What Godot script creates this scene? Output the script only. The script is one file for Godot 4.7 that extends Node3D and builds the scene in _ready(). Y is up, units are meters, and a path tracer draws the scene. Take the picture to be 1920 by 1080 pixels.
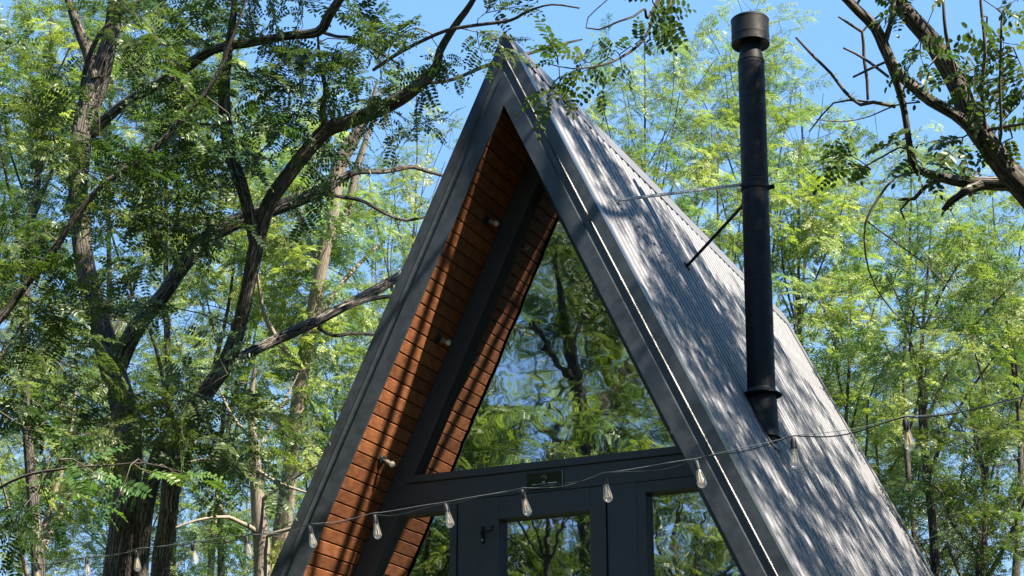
extends Node3D

# An A-frame cabin under locust trees, seen from below on a sunny day. Units are metres, y is up.
# The front gable of the cabin stands in the plane z = 0, its ridge runs along -z at x = 0.

const RIDGE := 7.8            # height of the ridge
const SLOPE := 0.4681         # half width gained per metre below the ridge
const ROOF_LENGTH := 7.38
const WALL_Z := -0.6424       # the glazed gable wall, under the overhang
const FLOOR_Y := 2.27
const SUN := Vector3(0.66, 0.72, 0.2)

var rng := RandomNumberGenerator.new()
var noise := FastNoiseLite.new()
var mat := {}
var names := {}
var near_sprays: Array[Mesh] = []
var mid_sprays: Array[Mesh] = []
var far_sprays: Array[Mesh] = []
var few_sprays: Array[Mesh] = []
var fern_sprays: Array[Mesh] = []
var down_r := Vector3()       # down the right slope, and its outward normal
var out_r := Vector3()


# ---------------------------------------------------------------- shapes
class Shape:
	var v := PackedVector3Array()
	var n := PackedVector3Array()
	var t := PackedVector2Array()
	var c := PackedColorArray()
	var i := PackedInt32Array()
	var tint := Color(1, 1, 1)

	# a flat polygon, its corners counter-clockwise as seen from outside
	func face(p: Array) -> void:
		var a: Vector3 = p[0]
		var nn: Vector3 = ((p[1] - a) as Vector3).cross(p[2] - a)
		if p.size() > 3 and nn.length() < 1e-9:
			nn = ((p[2] - a) as Vector3).cross(p[3] - a)
		nn = nn.normalized()
		var ux := nn.cross(Vector3.UP if absf(nn.y) < 0.9 else Vector3.RIGHT).normalized()
		var uy := nn.cross(ux)
		var s := v.size()
		for q: Vector3 in p:
			v.append(q); n.append(nn); t.append(Vector2(q.dot(ux), q.dot(uy))); c.append(tint)
		for k in range(1, p.size() - 1):
			i.append(s); i.append(s + k + 1); i.append(s + k)

	# a prism: a convex or concave outline (counter-clockwise in the plane of ax, ay), pushed along az
	func prism(outline: PackedVector2Array, at: Vector3, ax: Vector3, ay: Vector3, az: Vector3) -> void:
		var low := []
		var high := []
		for q in outline:
			low.append(at + ax * q.x + ay * q.y)
			high.append(at + ax * q.x + ay * q.y + az)
		var tri := Geometry2D.triangulate_polygon(outline)
		var flip := az.dot(ax.cross(ay)) < 0.0
		for k in range(0, tri.size(), 3):
			var a := tri[k]; var b := tri[k + 1]; var d := tri[k + 2]
			if (outline[b] - outline[a]).cross(outline[d] - outline[a]) < 0.0:
				var w := b; b = d; d = w
			if flip:
				face([high[a], high[d], high[b]]); face([low[a], low[b], low[d]])
			else:
				face([high[a], high[b], high[d]]); face([low[a], low[d], low[b]])
		for k in outline.size():
			var m := (k + 1) % outline.size()
			if flip:
				face([low[m], low[k], high[k], high[m]])
			else:
				face([low[k], low[m], high[m], high[k]])

	# a box with chamfered long edges (bevel b), along the axes of basis m
	func box(at: Vector3, size: Vector3, b := 0.0, m := Basis()) -> void:
		var h := size * 0.5
		if b <= 0.0:
			prism(PackedVector2Array([Vector2(-h.x, -h.y), Vector2(h.x, -h.y), Vector2(h.x, h.y), Vector2(-h.x, h.y)]), at - m.z * h.z, m.x, m.y, m.z * size.z)
			return
		var o := PackedVector2Array([Vector2(-h.x + b, -h.y), Vector2(h.x - b, -h.y), Vector2(h.x, -h.y + b), Vector2(h.x, h.y - b), Vector2(h.x - b, h.y), Vector2(-h.x + b, h.y), Vector2(-h.x, h.y - b), Vector2(-h.x, -h.y + b)])
		prism(o, at - m.z * h.z, m.x, m.y, m.z * size.z)

	# a body turned round an axis; profile holds (radius, along)
	func lathe(profile: PackedVector2Array, at: Vector3, m: Basis, sides := 24) -> void:
		var s := v.size()
		var cols := sides + 1
		for k in profile.size():
			var before := profile[maxi(k - 1, 0)]
			var after := profile[mini(k + 1, profile.size() - 1)]
			var d := (after - before).normalized()
			for j in cols:
				var a := TAU * j / sides
				var r := m.x * cos(a) + m.z * sin(a)
				v.append(at + r * profile[k].x + m.y * profile[k].y)
				n.append((r * d.y - m.y * d.x).normalized())
				t.append(Vector2(a * 0.1, profile[k].y)); c.append(tint)
		for k in profile.size() - 1:
			for j in sides:
				var a := s + k * cols + j
				i.append(a); i.append(a + 1); i.append(a + cols)
				i.append(a + 1); i.append(a + cols + 1); i.append(a + cols)

	# a round bar through points, each with its own radius; rough makes it gnarled
	func tube(pts: PackedVector3Array, rad: PackedFloat32Array, sides := 8, rough := 0.0, gnarl: FastNoiseLite = null) -> void:
		var s := v.size()
		var cols := sides + 1
		var around := maxf(1.0, roundf(TAU * rad[0] / 0.25))
		var dir := (pts[1] - pts[0]).normalized()
		var side := dir.cross(Vector3.FORWARD if absf(dir.z) < 0.8 else Vector3.RIGHT).normalized()
		var along := 0.0
		for k in pts.size():
			var d := (pts[mini(k + 1, pts.size() - 1)] - pts[maxi(k - 1, 0)]).normalized()
			side = (side - d * side.dot(d)).normalized()
			var up := d.cross(side)
			if k > 0:
				along += pts[k].distance_to(pts[k - 1])
			for j in cols:
				var a := TAU * (j % sides) / sides
				var q := side * cos(a) + up * sin(a)
				var r := rad[k]
				if rough > 0.0:
					var w := pts[k] + q * r
					r *= 1.0 + rough * (gnarl.get_noise_3d(w.x * 9.0, w.y * 4.0, w.z * 9.0) + 0.5 * gnarl.get_noise_3d(w.x * 30.0, w.y * 9.0, w.z * 30.0))
				v.append(pts[k] + q * r); n.append(q); t.append(Vector2(around * j / sides, along)); c.append(tint)
		for k in pts.size() - 1:
			for j in sides:
				var a := s + k * cols + j
				i.append(a); i.append(a + cols); i.append(a + 1)
				i.append(a + 1); i.append(a + cols); i.append(a + cols + 1)

	func made() -> ArrayMesh:
		var a := []
		a.resize(Mesh.ARRAY_MAX)
		a[Mesh.ARRAY_VERTEX] = v
		a[Mesh.ARRAY_NORMAL] = n
		a[Mesh.ARRAY_TEX_UV] = t
		a[Mesh.ARRAY_COLOR] = c
		a[Mesh.ARRAY_INDEX] = i
		var m := ArrayMesh.new()
		m.add_surface_from_arrays(Mesh.PRIMITIVE_TRIANGLES, a)
		return m


func numbered(called: String) -> String:
	names[called] = names.get(called, 0) + 1
	return called if names[called] == 1 else "%s_%03d" % [called, names[called] - 1]


func thing(called: String, label: String, category: String, at := Vector3.ZERO, group := "") -> Node3D:
	var o := Node3D.new()
	o.name = numbered(called)
	add_child(o, true)
	o.position = at
	tag(o, label, category, group)
	return o


func tag(o: Node, label: String, category := "", group := "") -> void:
	if label: o.set_meta("label", label)
	if category: o.set_meta("category", category)
	if group: o.set_meta("group", group)


func part(called: String, mesh: Mesh, m: Material, parent: Node, at := Transform3D(), stuff := false) -> MeshInstance3D:
	var o := MeshInstance3D.new()
	o.name = called
	o.mesh = mesh
	o.material_override = m
	o.transform = at
	var taken := 0
	for k in parent.get_children():
		if String(k.name) == called or String(k.name).begins_with(called + "_0") or String(k.name).begins_with(called + "_1") or String(k.name).begins_with(called + "_2"):
			taken += 1
	if taken: o.name = "%s_%03d" % [called, taken]
	parent.add_child(o, true)
	if stuff: o.set_meta("kind", "stuff")
	return o


func empty_part(called: String, parent: Node) -> Node3D:
	var o := Node3D.new()
	o.name = called
	parent.add_child(o, true)
	return o


func structure(called: String, mesh: Mesh, m: Material) -> MeshInstance3D:
	var o := part(called, mesh, m, self)
	o.set_meta("kind", "structure")
	o.set_meta("label", called.replace("_", " "))
	return o


# ---------------------------------------------------------------- materials
func lin(r: float, g: float, b: float) -> Color:
	return Color(r, g, b).linear_to_srgb()


func plain_material(called: String, c: Color, rough: float, metal := 0.0, spec := 0.5) -> StandardMaterial3D:
	var m := StandardMaterial3D.new()
	m.resource_name = called
	m.albedo_color = c
	m.roughness = rough
	m.metallic = metal
	m.metallic_specular = spec
	mat[called] = m
	return m


func noise_map(freq: float, low: Color, high: Color, seed_: int, octaves := 4) -> NoiseTexture2D:
	var f := FastNoiseLite.new()
	f.seed = seed_
	f.frequency = freq
	f.fractal_octaves = octaves
	var g := Gradient.new()
	g.colors = PackedColorArray([low, high])
	g.offsets = PackedFloat32Array([0.25, 0.75])
	var t := NoiseTexture2D.new()
	t.width = 512; t.height = 512
	t.seamless = true
	t.noise = f
	t.color_ramp = g
	return t


# furrowed bark: u runs round the stem (seamless), v along it
func bark_images(seed_: int, low: Color, high: Color) -> Array:
	var w := 256
	var h := 512
	var f := FastNoiseLite.new()
	f.seed = seed_
	f.frequency = 1.0
	f.fractal_octaves = 3
	var color := Image.create(w, h, false, Image.FORMAT_RGB8)
	var relief := Image.create(w, h, false, Image.FORMAT_RGB8)
	for y in h:
		var fy := float(y) / h
		for x in w:
			var a := TAU * x / w
			var px := cos(a) * 1.15
			var pz := sin(a) * 1.15
			var py := sin(TAU * fy) * 0.75
			var pw := cos(TAU * fy) * 0.75
			var bend := f.get_noise_3d(px * 0.8 + 7.0 + pw, py * 2.0, pz * 0.8) * 0.55
			var ridge := 1.0 - absf(f.get_noise_3d(px * 2.1 + bend + pw * 0.35, py * 0.8 + pw * 0.5, pz * 2.1 + bend)) * 2.6
			var fine := f.get_noise_3d(px * 6.0 + pw * 2.0, py * 5.0, pz * 6.0 + pw)
			var k := clampf(1.0 - clampf(ridge, 0.0, 1.0) + fine * 0.25, 0.0, 1.0)
			k = smoothstep(0.05, 0.65, k)
			color.set_pixel(x, y, low.lerp(high, clampf(k * 0.85 + fine * 0.3 + 0.1, 0.0, 1.0)))
			relief.set_pixel(x, y, Color(k, k, k))
	return [ImageTexture.create_from_image(color), ImageTexture.create_from_image(relief)]


func wood_image(seed_: int, base: Color, dark: Color) -> ImageTexture:
	var w := 512
	var h := 64
	var f := FastNoiseLite.new()
	f.seed = seed_
	f.frequency = 1.0
	f.fractal_octaves = 3
	var im := Image.create(w, h, false, Image.FORMAT_RGB8)
	for y in h:
		for x in w:
			var u := float(x) / w * 0.75
			var q := float(y) / h * 0.1
			var d := f.get_noise_2d(u * 3.0, q * 14.0) * 0.06
			var ring := fposmod((q + d + 0.03 * f.get_noise_2d(u * 1.2 + 9.0, 3.0)) * 95.0, 1.0)
			ring = pow(ring, 2.0) * 0.55
			var blot := f.get_noise_2d(u * 8.0 + 40.0, q * 16.0) * 0.5
			var streak := f.get_noise_2d(u * 14.0, q * 420.0 + 80.0) * 0.35
			im.set_pixel(x, y, base.lerp(dark, clampf(ring + blot + streak + 0.12, 0.0, 1.0)))
	return ImageTexture.create_from_image(im)


func make_materials() -> void:
	# coated steel of the roof and of the trims
	var m := plain_material("roof_steel", lin(0.138, 0.141, 0.157), 0.64, 0.0, 0.45)
	m.uv1_triplanar = true
	m.uv1_scale = Vector3(0.7, 0.7, 0.7)
	m.albedo_texture = noise_map(0.02, lin(0.86, 0.86, 0.86), lin(1, 1, 1), 3, 5)
	m.roughness_texture = noise_map(0.03, Color(0.8, 0.8, 0.8), Color(1, 1, 1), 4)
	m = plain_material("trim_steel", lin(0.041, 0.048, 0.057), 0.4, 0.0, 0.5)
	m.uv1_triplanar = true
	m.uv1_scale = Vector3(0.9, 0.9, 0.9)
	m.albedo_texture = noise_map(0.015, lin(0.68, 0.68, 0.68), lin(1, 1, 1), 5, 5)
	m.roughness_texture = noise_map(0.03, Color(0.75, 0.75, 0.75), Color(1, 1, 1), 6)
	m = plain_material("frame_paint", lin(0.042, 0.047, 0.054), 0.5)
	m.uv1_triplanar = true
	m.albedo_texture = noise_map(0.02, lin(0.88, 0.88, 0.88), lin(1, 1, 1), 7, 5)
	plain_material("black_steel", lin(0.0075, 0.008, 0.0088), 0.68, 0.0, 0.35)
	mat.black_steel.uv1_triplanar = true
	mat.black_steel.roughness_texture = noise_map(0.02, Color(0.7, 0.7, 0.7), Color(1, 1, 1), 8)
	plain_material("galvanised", lin(0.33, 0.34, 0.36), 0.35, 0.6)
	plain_material("black_plastic", lin(0.012, 0.012, 0.013), 0.6)
	plain_material("black_gloss", lin(0.006, 0.007, 0.009), 0.12)
	plain_material("white_print", lin(0.75, 0.75, 0.75), 0.5)
	plain_material("inner_dark", lin(0.05, 0.045, 0.04), 0.9)
	plain_material("cord", lin(0.025, 0.025, 0.025), 0.55)
	plain_material("steel_wire", lin(0.34, 0.34, 0.33), 0.4, 0.3)
	plain_material("porcelain", lin(0.14, 0.11, 0.08), 0.35)
	plain_material("filament", lin(0.6, 0.44, 0.2), 0.5)
	m = plain_material("lamp_glass", Color(0.9, 0.88, 0.8, 0.4), 0.1)
	m.transparency = BaseMaterial3D.TRANSPARENCY_ALPHA
	m = plain_material("bulb_glass", Color(0.95, 0.95, 0.94, 0.09), 0.08)
	m.transparency = BaseMaterial3D.TRANSPARENCY_ALPHA
	m.metallic_specular = 0.7
	m.cull_mode = BaseMaterial3D.CULL_DISABLED
	# solar-control glass: a half mirror
	m = plain_material("mirror_glass", lin(0.5, 0.525, 0.56), 0.014, 1.0)
	for k in 4:
		var tone: float = [1.0, 0.74, 1.28, 0.9][k]
		m = plain_material("stained_wood_%d" % k, Color.WHITE, 0.6, 0.0, 0.35)
		m.albedo_texture = wood_image(20 + k, lin(0.26 * tone, 0.1 * tone, 0.042 * tone), lin(0.1 * tone, 0.035 * tone, 0.0155 * tone))
		m.uv1_scale = Vector3(1.0 / 0.75, 10.0, 1.0)
	var b := bark_images(41, lin(0.036, 0.033, 0.03), lin(0.24, 0.217, 0.19))
	m = plain_material("bark", Color.WHITE, 0.95, 0.0, 0.2)
	m.albedo_texture = b[0]
	m.heightmap_enabled = true
	m.heightmap_texture = b[1]
	m.heightmap_scale = 2.4
	m = plain_material("pale_bark", lin(1.0, 0.98, 0.94), 0.95, 0.0, 0.2)
	m.albedo_texture = bark_images(57, lin(0.12, 0.1, 0.085), lin(0.36, 0.31, 0.26))[0]
	plain_material("twig_bark", lin(0.11, 0.093, 0.075), 0.9, 0.0, 0.2)
	m = plain_material("leaf", Color.WHITE, 0.36, 0.0, 0.5)
	m.vertex_color_use_as_albedo = true
	m.cull_mode = BaseMaterial3D.CULL_DISABLED
	m.backlight_enabled = true
	m.backlight = lin(0.88, 1.0, 0.38)
	m = plain_material("soil", Color.WHITE, 0.95, 0.0, 0.2)
	m.uv1_triplanar = true
	m.uv1_scale = Vector3(0.2, 0.2, 0.2)
	m.albedo_texture = noise_map(0.02, lin(0.03, 0.045, 0.014), lin(0.065, 0.062, 0.032), 9, 5)
	m = plain_material("concrete", lin(0.32, 0.31, 0.29), 0.9)


# ---------------------------------------------------------------- foliage
func put_leaflet(s: Shape, at: Vector3, axis: Vector3, across: Vector3, up: Vector3, l: float, w: float, fine: bool) -> void:
	var k := s.v.size()
	var tone := rng.randf_range(0.75, 1.25)
	var c := Color(tone * rng.randf_range(0.9, 1.12), tone, tone * rng.randf_range(0.8, 1.1))
	var tip := at + axis * l
	if fine:
		var lift := up * w * 0.22
		var p := [at, at + axis * l * 0.28 + across * w * 0.5 + lift, at + axis * l * 0.72 + across * w * 0.46 + lift, tip, at + axis * l * 0.72 - across * w * 0.46 + lift, at + axis * l * 0.28 - across * w * 0.5 + lift]
		for q in 6:
			s.v.append(p[q]); s.c.append(c); s.t.append(Vector2.ZERO)
			s.n.append((up - across * (0.0 if q % 3 == 0 else (0.35 if q < 3 else -0.35))).normalized())
		for q in [[0, 1, 2], [0, 2, 3], [0, 3, 4], [0, 4, 5]]:
			s.i.append(k + q[0]); s.i.append(k + q[2]); s.i.append(k + q[1])
	else:
		for p: Vector3 in [at, at + axis * l * 0.5 + across * w * 0.5, tip, at + axis * l * 0.5 - across * w * 0.5]:
			s.v.append(p); s.c.append(c); s.t.append(Vector2.ZERO); s.n.append(up)
		for q in [0, 2, 1, 0, 3, 2]:
			s.i.append(k + q)


# a twig with feathered leaves, growing along +z with +y up
func make_spray(length: float, leaves: int, pairs: int, leaf_length: float, l: float, w: float, fine: bool) -> Mesh:
	var s := Shape.new()
	var pts := PackedVector3Array()
	var rad := PackedFloat32Array()
	for k in 5:
		var q := k / 4.0
		pts.append(Vector3(sin(q * 2.5) * 0.02, -0.14 * q * q * length, q * length))
		rad.append(lerpf(0.0042, 0.0012, q))
	s.tint = Color(0.7, 0.5, 0.6)
	s.tube(pts, rad, 3)
	for k in leaves:
		var q := (k + 0.6) / leaves
		var at := Vector3(sin(q * 2.5) * 0.02, -0.14 * q * q * length, q * length)
		var turn := (1.0 if k % 2 else -1.0) * rng.randf_range(0.6, 1.35)
		if k == leaves - 1:
			turn = rng.randf_range(-0.2, 0.2)
		var pitch := rng.randf_range(-0.35, 0.5)
		var d := Vector3(sin(turn) * cos(pitch), sin(pitch), cos(turn) * cos(pitch))
		var side := d.cross(Vector3.UP).normalized().rotated(d, rng.randf_range(-0.5, 0.5))
		var ll := leaf_length * rng.randf_range(0.75, 1.15)
		var droop := rng.randf_range(0.35, 1.0)
		s.tint = Color(0.9, 0.8, 0.7)
		s.tube(PackedVector3Array([at, at + d * ll * 0.5 + Vector3.DOWN * droop * ll * 0.12, at + d * ll + Vector3.DOWN * droop * ll * 0.48]), PackedFloat32Array([0.0013, 0.001, 0.0006]), 3)
		for j in pairs + 1:
			var r := 0.16 + 0.84 * j / pairs
			var spot := at + d * ll * r + Vector3.DOWN * droop * ll * 0.48 * r * r
			var fwd := (d + Vector3.DOWN * droop * 0.96 * r).normalized()
			var up := side.cross(fwd).normalized()
			var size := (0.75 + 0.5 * sin(PI * minf(r, 0.85))) * rng.randf_range(0.85, 1.1)
			for e: float in ([0.0] if j == pairs else [-1.0, 1.0]):
				var axis := (fwd * (1.0 if e == 0.0 else 0.32) + side * e).normalized()
				axis = (axis + up * rng.randf_range(-0.35, 0.25)).normalized()
				var across := axis.cross(up).normalized()
				across = across.rotated(axis, rng.randf_range(-0.5, 0.5))
				put_leaflet(s, spot, axis, across, across.cross(axis).normalized(), l * size, w * size, fine)
	return s.made()


func make_sprays() -> void:
	for k in 5:
		near_sprays.append(make_spray(0.32, 8, 7, 0.18, 0.034, 0.0145, true))
	for k in 5:
		few_sprays.append(make_spray(0.14, 3, 6, 0.17, 0.037, 0.019, true))
	for k in 3:
		fern_sprays.append(make_spray(0.2, 3, 11, 0.25, 0.034, 0.0125, true))
	for k in 5:
		mid_sprays.append(make_spray(0.38, 10, 8, 0.19, 0.034, 0.0125, true))
	for k in 5:
		far_sprays.append(make_spray(0.46, 11, 8, 0.2, 0.038, 0.015, false))


func smooth_path(p: PackedVector3Array, r: PackedFloat32Array, step: float) -> Array:
	var q := PackedVector3Array()
	var w := PackedFloat32Array()
	for k in p.size() - 1:
		var n := maxi(1, int(ceil(p[k].distance_to(p[k + 1]) / step)))
		var before := p[maxi(k - 1, 0)]
		var after := p[mini(k + 2, p.size() - 1)]
		for j in n:
			q.append(p[k].cubic_interpolate(p[k + 1], before, after, float(j) / n))
			w.append(lerpf(r[k], r[k + 1], float(j) / n))
	q.append(p[p.size() - 1])
	w.append(r[r.size() - 1])
	return [q, w]


func ground_height(x: float, z: float) -> float:
	return 2.05 * smoothstep(9.5, 1.5, z) + 0.12 * noise.get_noise_2d(x * 4.0, z * 4.0)


# limbs: arrays [points, radii]; the first is the trunk. crowns: arrays [centre, radii, clumps].
# look: sprays, per (sprays per clump), scale, color, vary, bark, spread, keep (a Callable that says whether a clump may grow)
func grow(called: String, label: String, limbs: Array, crowns: Array, look: Dictionary) -> Node3D:
	var base: Vector3 = limbs[0][0][0]
	var o := thing(called, label, look.get("category", "tree"), base, look.get("group", "locust trees round the cabin"))
	var nodes := PackedVector3Array()
	var thick := PackedFloat32Array()
	var toward := PackedVector3Array()
	var first := true
	for limb in limbs:
		var path := smooth_path(limb[0], limb[1], look.get("step", 0.12))
		var p: PackedVector3Array = path[0]
		var r: PackedFloat32Array = path[1]
		for k in p.size():
			if limb.size() < 3 and k * 3 > p.size():
				nodes.append(p[k]); thick.append(r[k]); toward.append((p[mini(k + 1, p.size() - 1)] - p[maxi(k - 1, 0)]).normalized())
			p[k] -= base
		var s := Shape.new()
		s.tube(p, r, 14 if r[0] > 0.06 else (9 if r[0] > 0.025 else 6), 0.16 if r[0] > 0.02 else 0.0, noise)
		part("trunk" if first else ("limb" if r[0] > 0.02 else "branch"), s.made(), mat[look.get("bark", "bark")] if r[0] > 0.012 else mat.twig_bark, o)
		first = false
	var sprays: Array[Mesh] = look.sprays
	var where: Array = []
	var tints: Array = []
	for k in sprays.size():
		where.append([]); tints.append([])
	var twigs := Shape.new()
	var spread: float = look.get("spread", 0.3)
	var size: float = look.get("scale", 1.0)
	var color: Color = look.color
	var vary: float = look.get("vary", 0.25)
	for crown in crowns:
		var centre: Vector3 = crown[0]
		var reach: Vector3 = crown[1]
		var spots := PackedVector3Array()
		for k in int(crown[2]):
			var best := Vector3.INF
			var gap := -1.0
			for tries in 3:
				var d := Vector3(rng.randfn(), rng.randfn(), rng.randfn()).normalized() * pow(rng.randf(), 0.42)
				var q := centre + d * reach
				var g := 9.0
				for e in spots:
					g = minf(g, e.distance_squared_to(q))
				if g > gap:
					gap = g; best = q
			spots.append(best)
		for c in spots:
			if look.has("keep") and not look.keep.call(c):
				continue
			var near := 0
			var far := INF
			for k in nodes.size():
				var d := nodes[k].distance_squared_to(c)
				if d < far:
					far = d; near = k
			var from := nodes[near]
			var length := sqrt(far)
			var dir := (c - from).normalized() if length > 0.01 else Vector3.UP
			if length > 0.06:
				var bend := from + toward[near] * length * 0.35 + dir * length * 0.15 + Vector3(rng.randf_range(-0.1, 0.1), rng.randf_range(-0.02, 0.2), rng.randf_range(-0.1, 0.1)) * length
				var n := clampi(int(length / 0.16), 2, 8)
				var r0 := minf(thick[near] * 0.75, 0.004 + 0.0065 * length)
				var pts := PackedVector3Array()
				var rad := PackedFloat32Array()
				for k in n + 1:
					var f := float(k) / n
					var q := from.lerp(bend, f).lerp(bend.lerp(c, f), f)
					if k > 0 and k < n:
						q += Vector3(rng.randfn(), rng.randfn(), rng.randfn()) * 0.012 * minf(length, 1.5)
					pts.append(q - base)
					rad.append(lerpf(r0, minf(r0, 0.0035), f))
					if k > 0:
						nodes.append(q); thick.append(rad[k]); toward.append((c - bend).normalized())
				twigs.tube(pts, rad, 5 if r0 > 0.012 else 4)
				dir = (c - bend).normalized()
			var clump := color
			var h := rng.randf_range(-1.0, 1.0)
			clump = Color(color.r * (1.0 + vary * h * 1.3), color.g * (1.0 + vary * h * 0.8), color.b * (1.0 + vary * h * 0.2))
			for k in int(look.get("per", 6)):
				var d := (dir * 0.6 + Vector3(rng.randfn(), rng.randfn() * 0.5 - 0.05, rng.randfn()) * 0.7).normalized()
				var at := c + Vector3(rng.randfn(), rng.randfn(), rng.randfn()) * spread * 0.55
				if k < 2: at = c
				var up := (Vector3.UP + Vector3(rng.randfn(), rng.randfn(), rng.randfn()) * 0.35).normalized()
				var side := up.cross(d).normalized()
				up = d.cross(side)
				var sc := size * rng.randf_range(0.8, 1.2)
				if k >= 2:
					twigs.tube(PackedVector3Array([c - base, c.lerp(at, 0.5) + Vector3(0, 0.02, 0) - base, at - base]), PackedFloat32Array([0.0035, 0.003, 0.0025]), 3)
				var v := rng.randi() % sprays.size()
				where[v].append(Transform3D(Basis(side * sc, up * sc, d * sc), at - base))
				var e := rng.randf_range(0.8, 1.2)
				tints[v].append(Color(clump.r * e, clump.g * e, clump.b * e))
	if twigs.v.size():
		part("twigs", twigs.made(), mat.twig_bark, o, Transform3D(), true)
	for v in sprays.size():
		if where[v].is_empty(): continue
		var mm := MultiMesh.new()
		mm.transform_format = MultiMesh.TRANSFORM_3D
		mm.use_colors = true
		mm.mesh = sprays[v]
		mm.instance_count = where[v].size()
		for k in where[v].size():
			mm.set_instance_transform(k, where[v][k])
			mm.set_instance_color(k, tints[v][k])
		var f := MultiMeshInstance3D.new()
		f.name = "foliage" if v == 0 else "foliage_%03d" % v
		f.multimesh = mm
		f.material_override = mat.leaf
		f.set_meta("kind", "stuff")
		o.add_child(f, true)
	return o


# a slender tree of its own making: a wavering trunk from the ground through the crown, with rising limbs
func wild_limbs(foot: Vector3, centre: Vector3, reach: Vector3, r: float, arms: int, fork := 0.0) -> Array:
	var top := centre + Vector3(rng.randf_range(-0.2, 0.2) * reach.x, reach.y * 0.8, rng.randf_range(-0.2, 0.2) * reach.z)
	var n := 12
	var p := PackedVector3Array()
	var w := PackedFloat32Array()
	var wave := rng.randf() * 9.0
	for k in n + 1:
		var f := float(k) / n
		var q := foot.lerp(Vector3(centre.x, top.y, centre.z).lerp(top, f), f)
		q.x = lerpf(foot.x, top.x, pow(f, 1.3)); q.z = lerpf(foot.z, top.z, pow(f, 1.3))
		q += Vector3(sin(f * 7.0 + wave), 0, cos(f * 6.0 + wave * 2.0)) * 0.16 * sin(PI * f)
		p.append(q)
		w.append(lerpf(r, 0.008, pow(f, 0.85)) * (1.0 + 0.35 * exp(-f * 14.0)))
	var out := [[p, w]]
	var low := clampf((centre.y - reach.y - foot.y) / (top.y - foot.y), 0.15, 0.9)
	for k in arms:
		var f := clampf(lerpf(low - 0.12, 0.92, (k + rng.randf() * 0.8) / arms), 0.1, 0.95)
		var j := clampi(int(f * n), 1, n - 1)
		var a := TAU * (k * 0.382 + rng.randf() * 0.15) + wave
		var goal := centre + Vector3(cos(a) * reach.x * 0.8, lerpf(-0.5, 0.75, float(k) / arms) * reach.y + rng.randf_range(0, 0.25) * reach.y, sin(a) * reach.z * 0.8)
		if goal.y < p[j].y: goal.y = p[j].y + 0.25 * reach.x
		var b := p[j]
		var m1 := b.lerp(goal, 0.35) + Vector3(rng.randf_range(-0.1, 0.1), 0.08, rng.randf_range(-0.1, 0.1)) * reach.x
		var m2 := b.lerp(goal, 0.7) + Vector3(rng.randf_range(-0.15, 0.15), 0.12, rng.randf_range(-0.15, 0.15)) * reach.x
		var r0 := w[j] * rng.randf_range(0.5, 0.75)
		out.append([PackedVector3Array([b, m1, m2, goal]), PackedFloat32Array([r0, r0 * 0.75, r0 * 0.5, 0.006])])
	return out


func wild_tree(called: String, label: String, foot: Vector3, centre: Vector3, reach: Vector3, clumps: int, r: float, look: Dictionary) -> void:
	foot.y = ground_height(foot.x, foot.z) - 0.1
	grow(called, label, wild_limbs(foot, centre, reach, r, look.get("arms", 6)), [[centre, reach, clumps]], look)


# ---------------------------------------------------------------- the cabin
# a point of the cabin: x across, h below the ridge, z along
func cabin(x: float, h: float, z: float) -> Vector3:
	return Vector3(x, RIDGE - h, z)


func band(s: Shape, h0: float, h1: float, side: float, low: float, high: float, z0: float, z1: float) -> void:
	# a board along the rake between the lines h0 and h1 below the ridge line, from level low to level high (both measured downwards)
	var a0 := Vector2(side * SLOPE * maxf(low - h0, 0.0), -maxf(low, h0))
	var a1 := Vector2(side * SLOPE * (high - h0), -high)
	var b0 := Vector2(side * SLOPE * maxf(low - h1, 0.0), -maxf(low, h1))
	var b1 := Vector2(side * SLOPE * (high - h1), -high)
	var o := PackedVector2Array([a0, b0, b1, a1]) if side > 0 else PackedVector2Array([b0, a0, a1, b1])
	if (o[1] - o[0]).cross(o[2] - o[0]) < 0.0:
		o.reverse()
	s.prism(o, Vector3(0, RIDGE, z0), Vector3.RIGHT, Vector3.UP, Vector3(0, 0, z1 - z0))


func bar(x0: float, x1: float, h0: float, h1: float, z0: float, z1: float, b := 0.004) -> Shape:
	var s := Shape.new()
	s.box(cabin((x0 + x1) / 2, (h0 + h1) / 2, (z0 + z1) / 2), Vector3(x1 - x0, h1 - h0, z1 - z0), 0.0)
	return s


# a pane with the slight bowing and ripple of insulating glass; corners a, b (low edge), c, d (high edge)
func pane(a: Vector2, b: Vector2, c: Vector2, d: Vector2, z: float, wave: float, seed_: float) -> Shape:
	var s := Shape.new()
	var n := 48
	for y in n + 1:
		for x in n + 1:
			var q := a.lerp(b, float(x) / n).lerp(d.lerp(c, float(x) / n), float(y) / n)
			var g := func(u: float, v: float) -> float: return noise.get_noise_3d(u * 7.0, v * 7.0, seed_) * 0.0022 * wave + noise.get_noise_3d(u * 24.0, v * 60.0, seed_ + 40.0) * 0.0003 * wave
			var e := 0.01
			var dx: float = (g.call(q.x + e, q.y) - g.call(q.x - e, q.y)) / (2 * e)
			var dy: float = (g.call(q.x, q.y + e) - g.call(q.x, q.y - e)) / (2 * e)
			s.v.append(cabin(q.x, q.y, z))
			s.n.append(Vector3(-dx, dy, 1.0).normalized())
			s.t.append(q); s.c.append(Color.WHITE)
	for y in n:
		for x in n:
			var k := y * (n + 1) + x
			s.i.append(k); s.i.append(k + n + 1); s.i.append(k + 1)
			s.i.append(k + 1); s.i.append(k + n + 1); s.i.append(k + n + 2)
	return s


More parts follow.
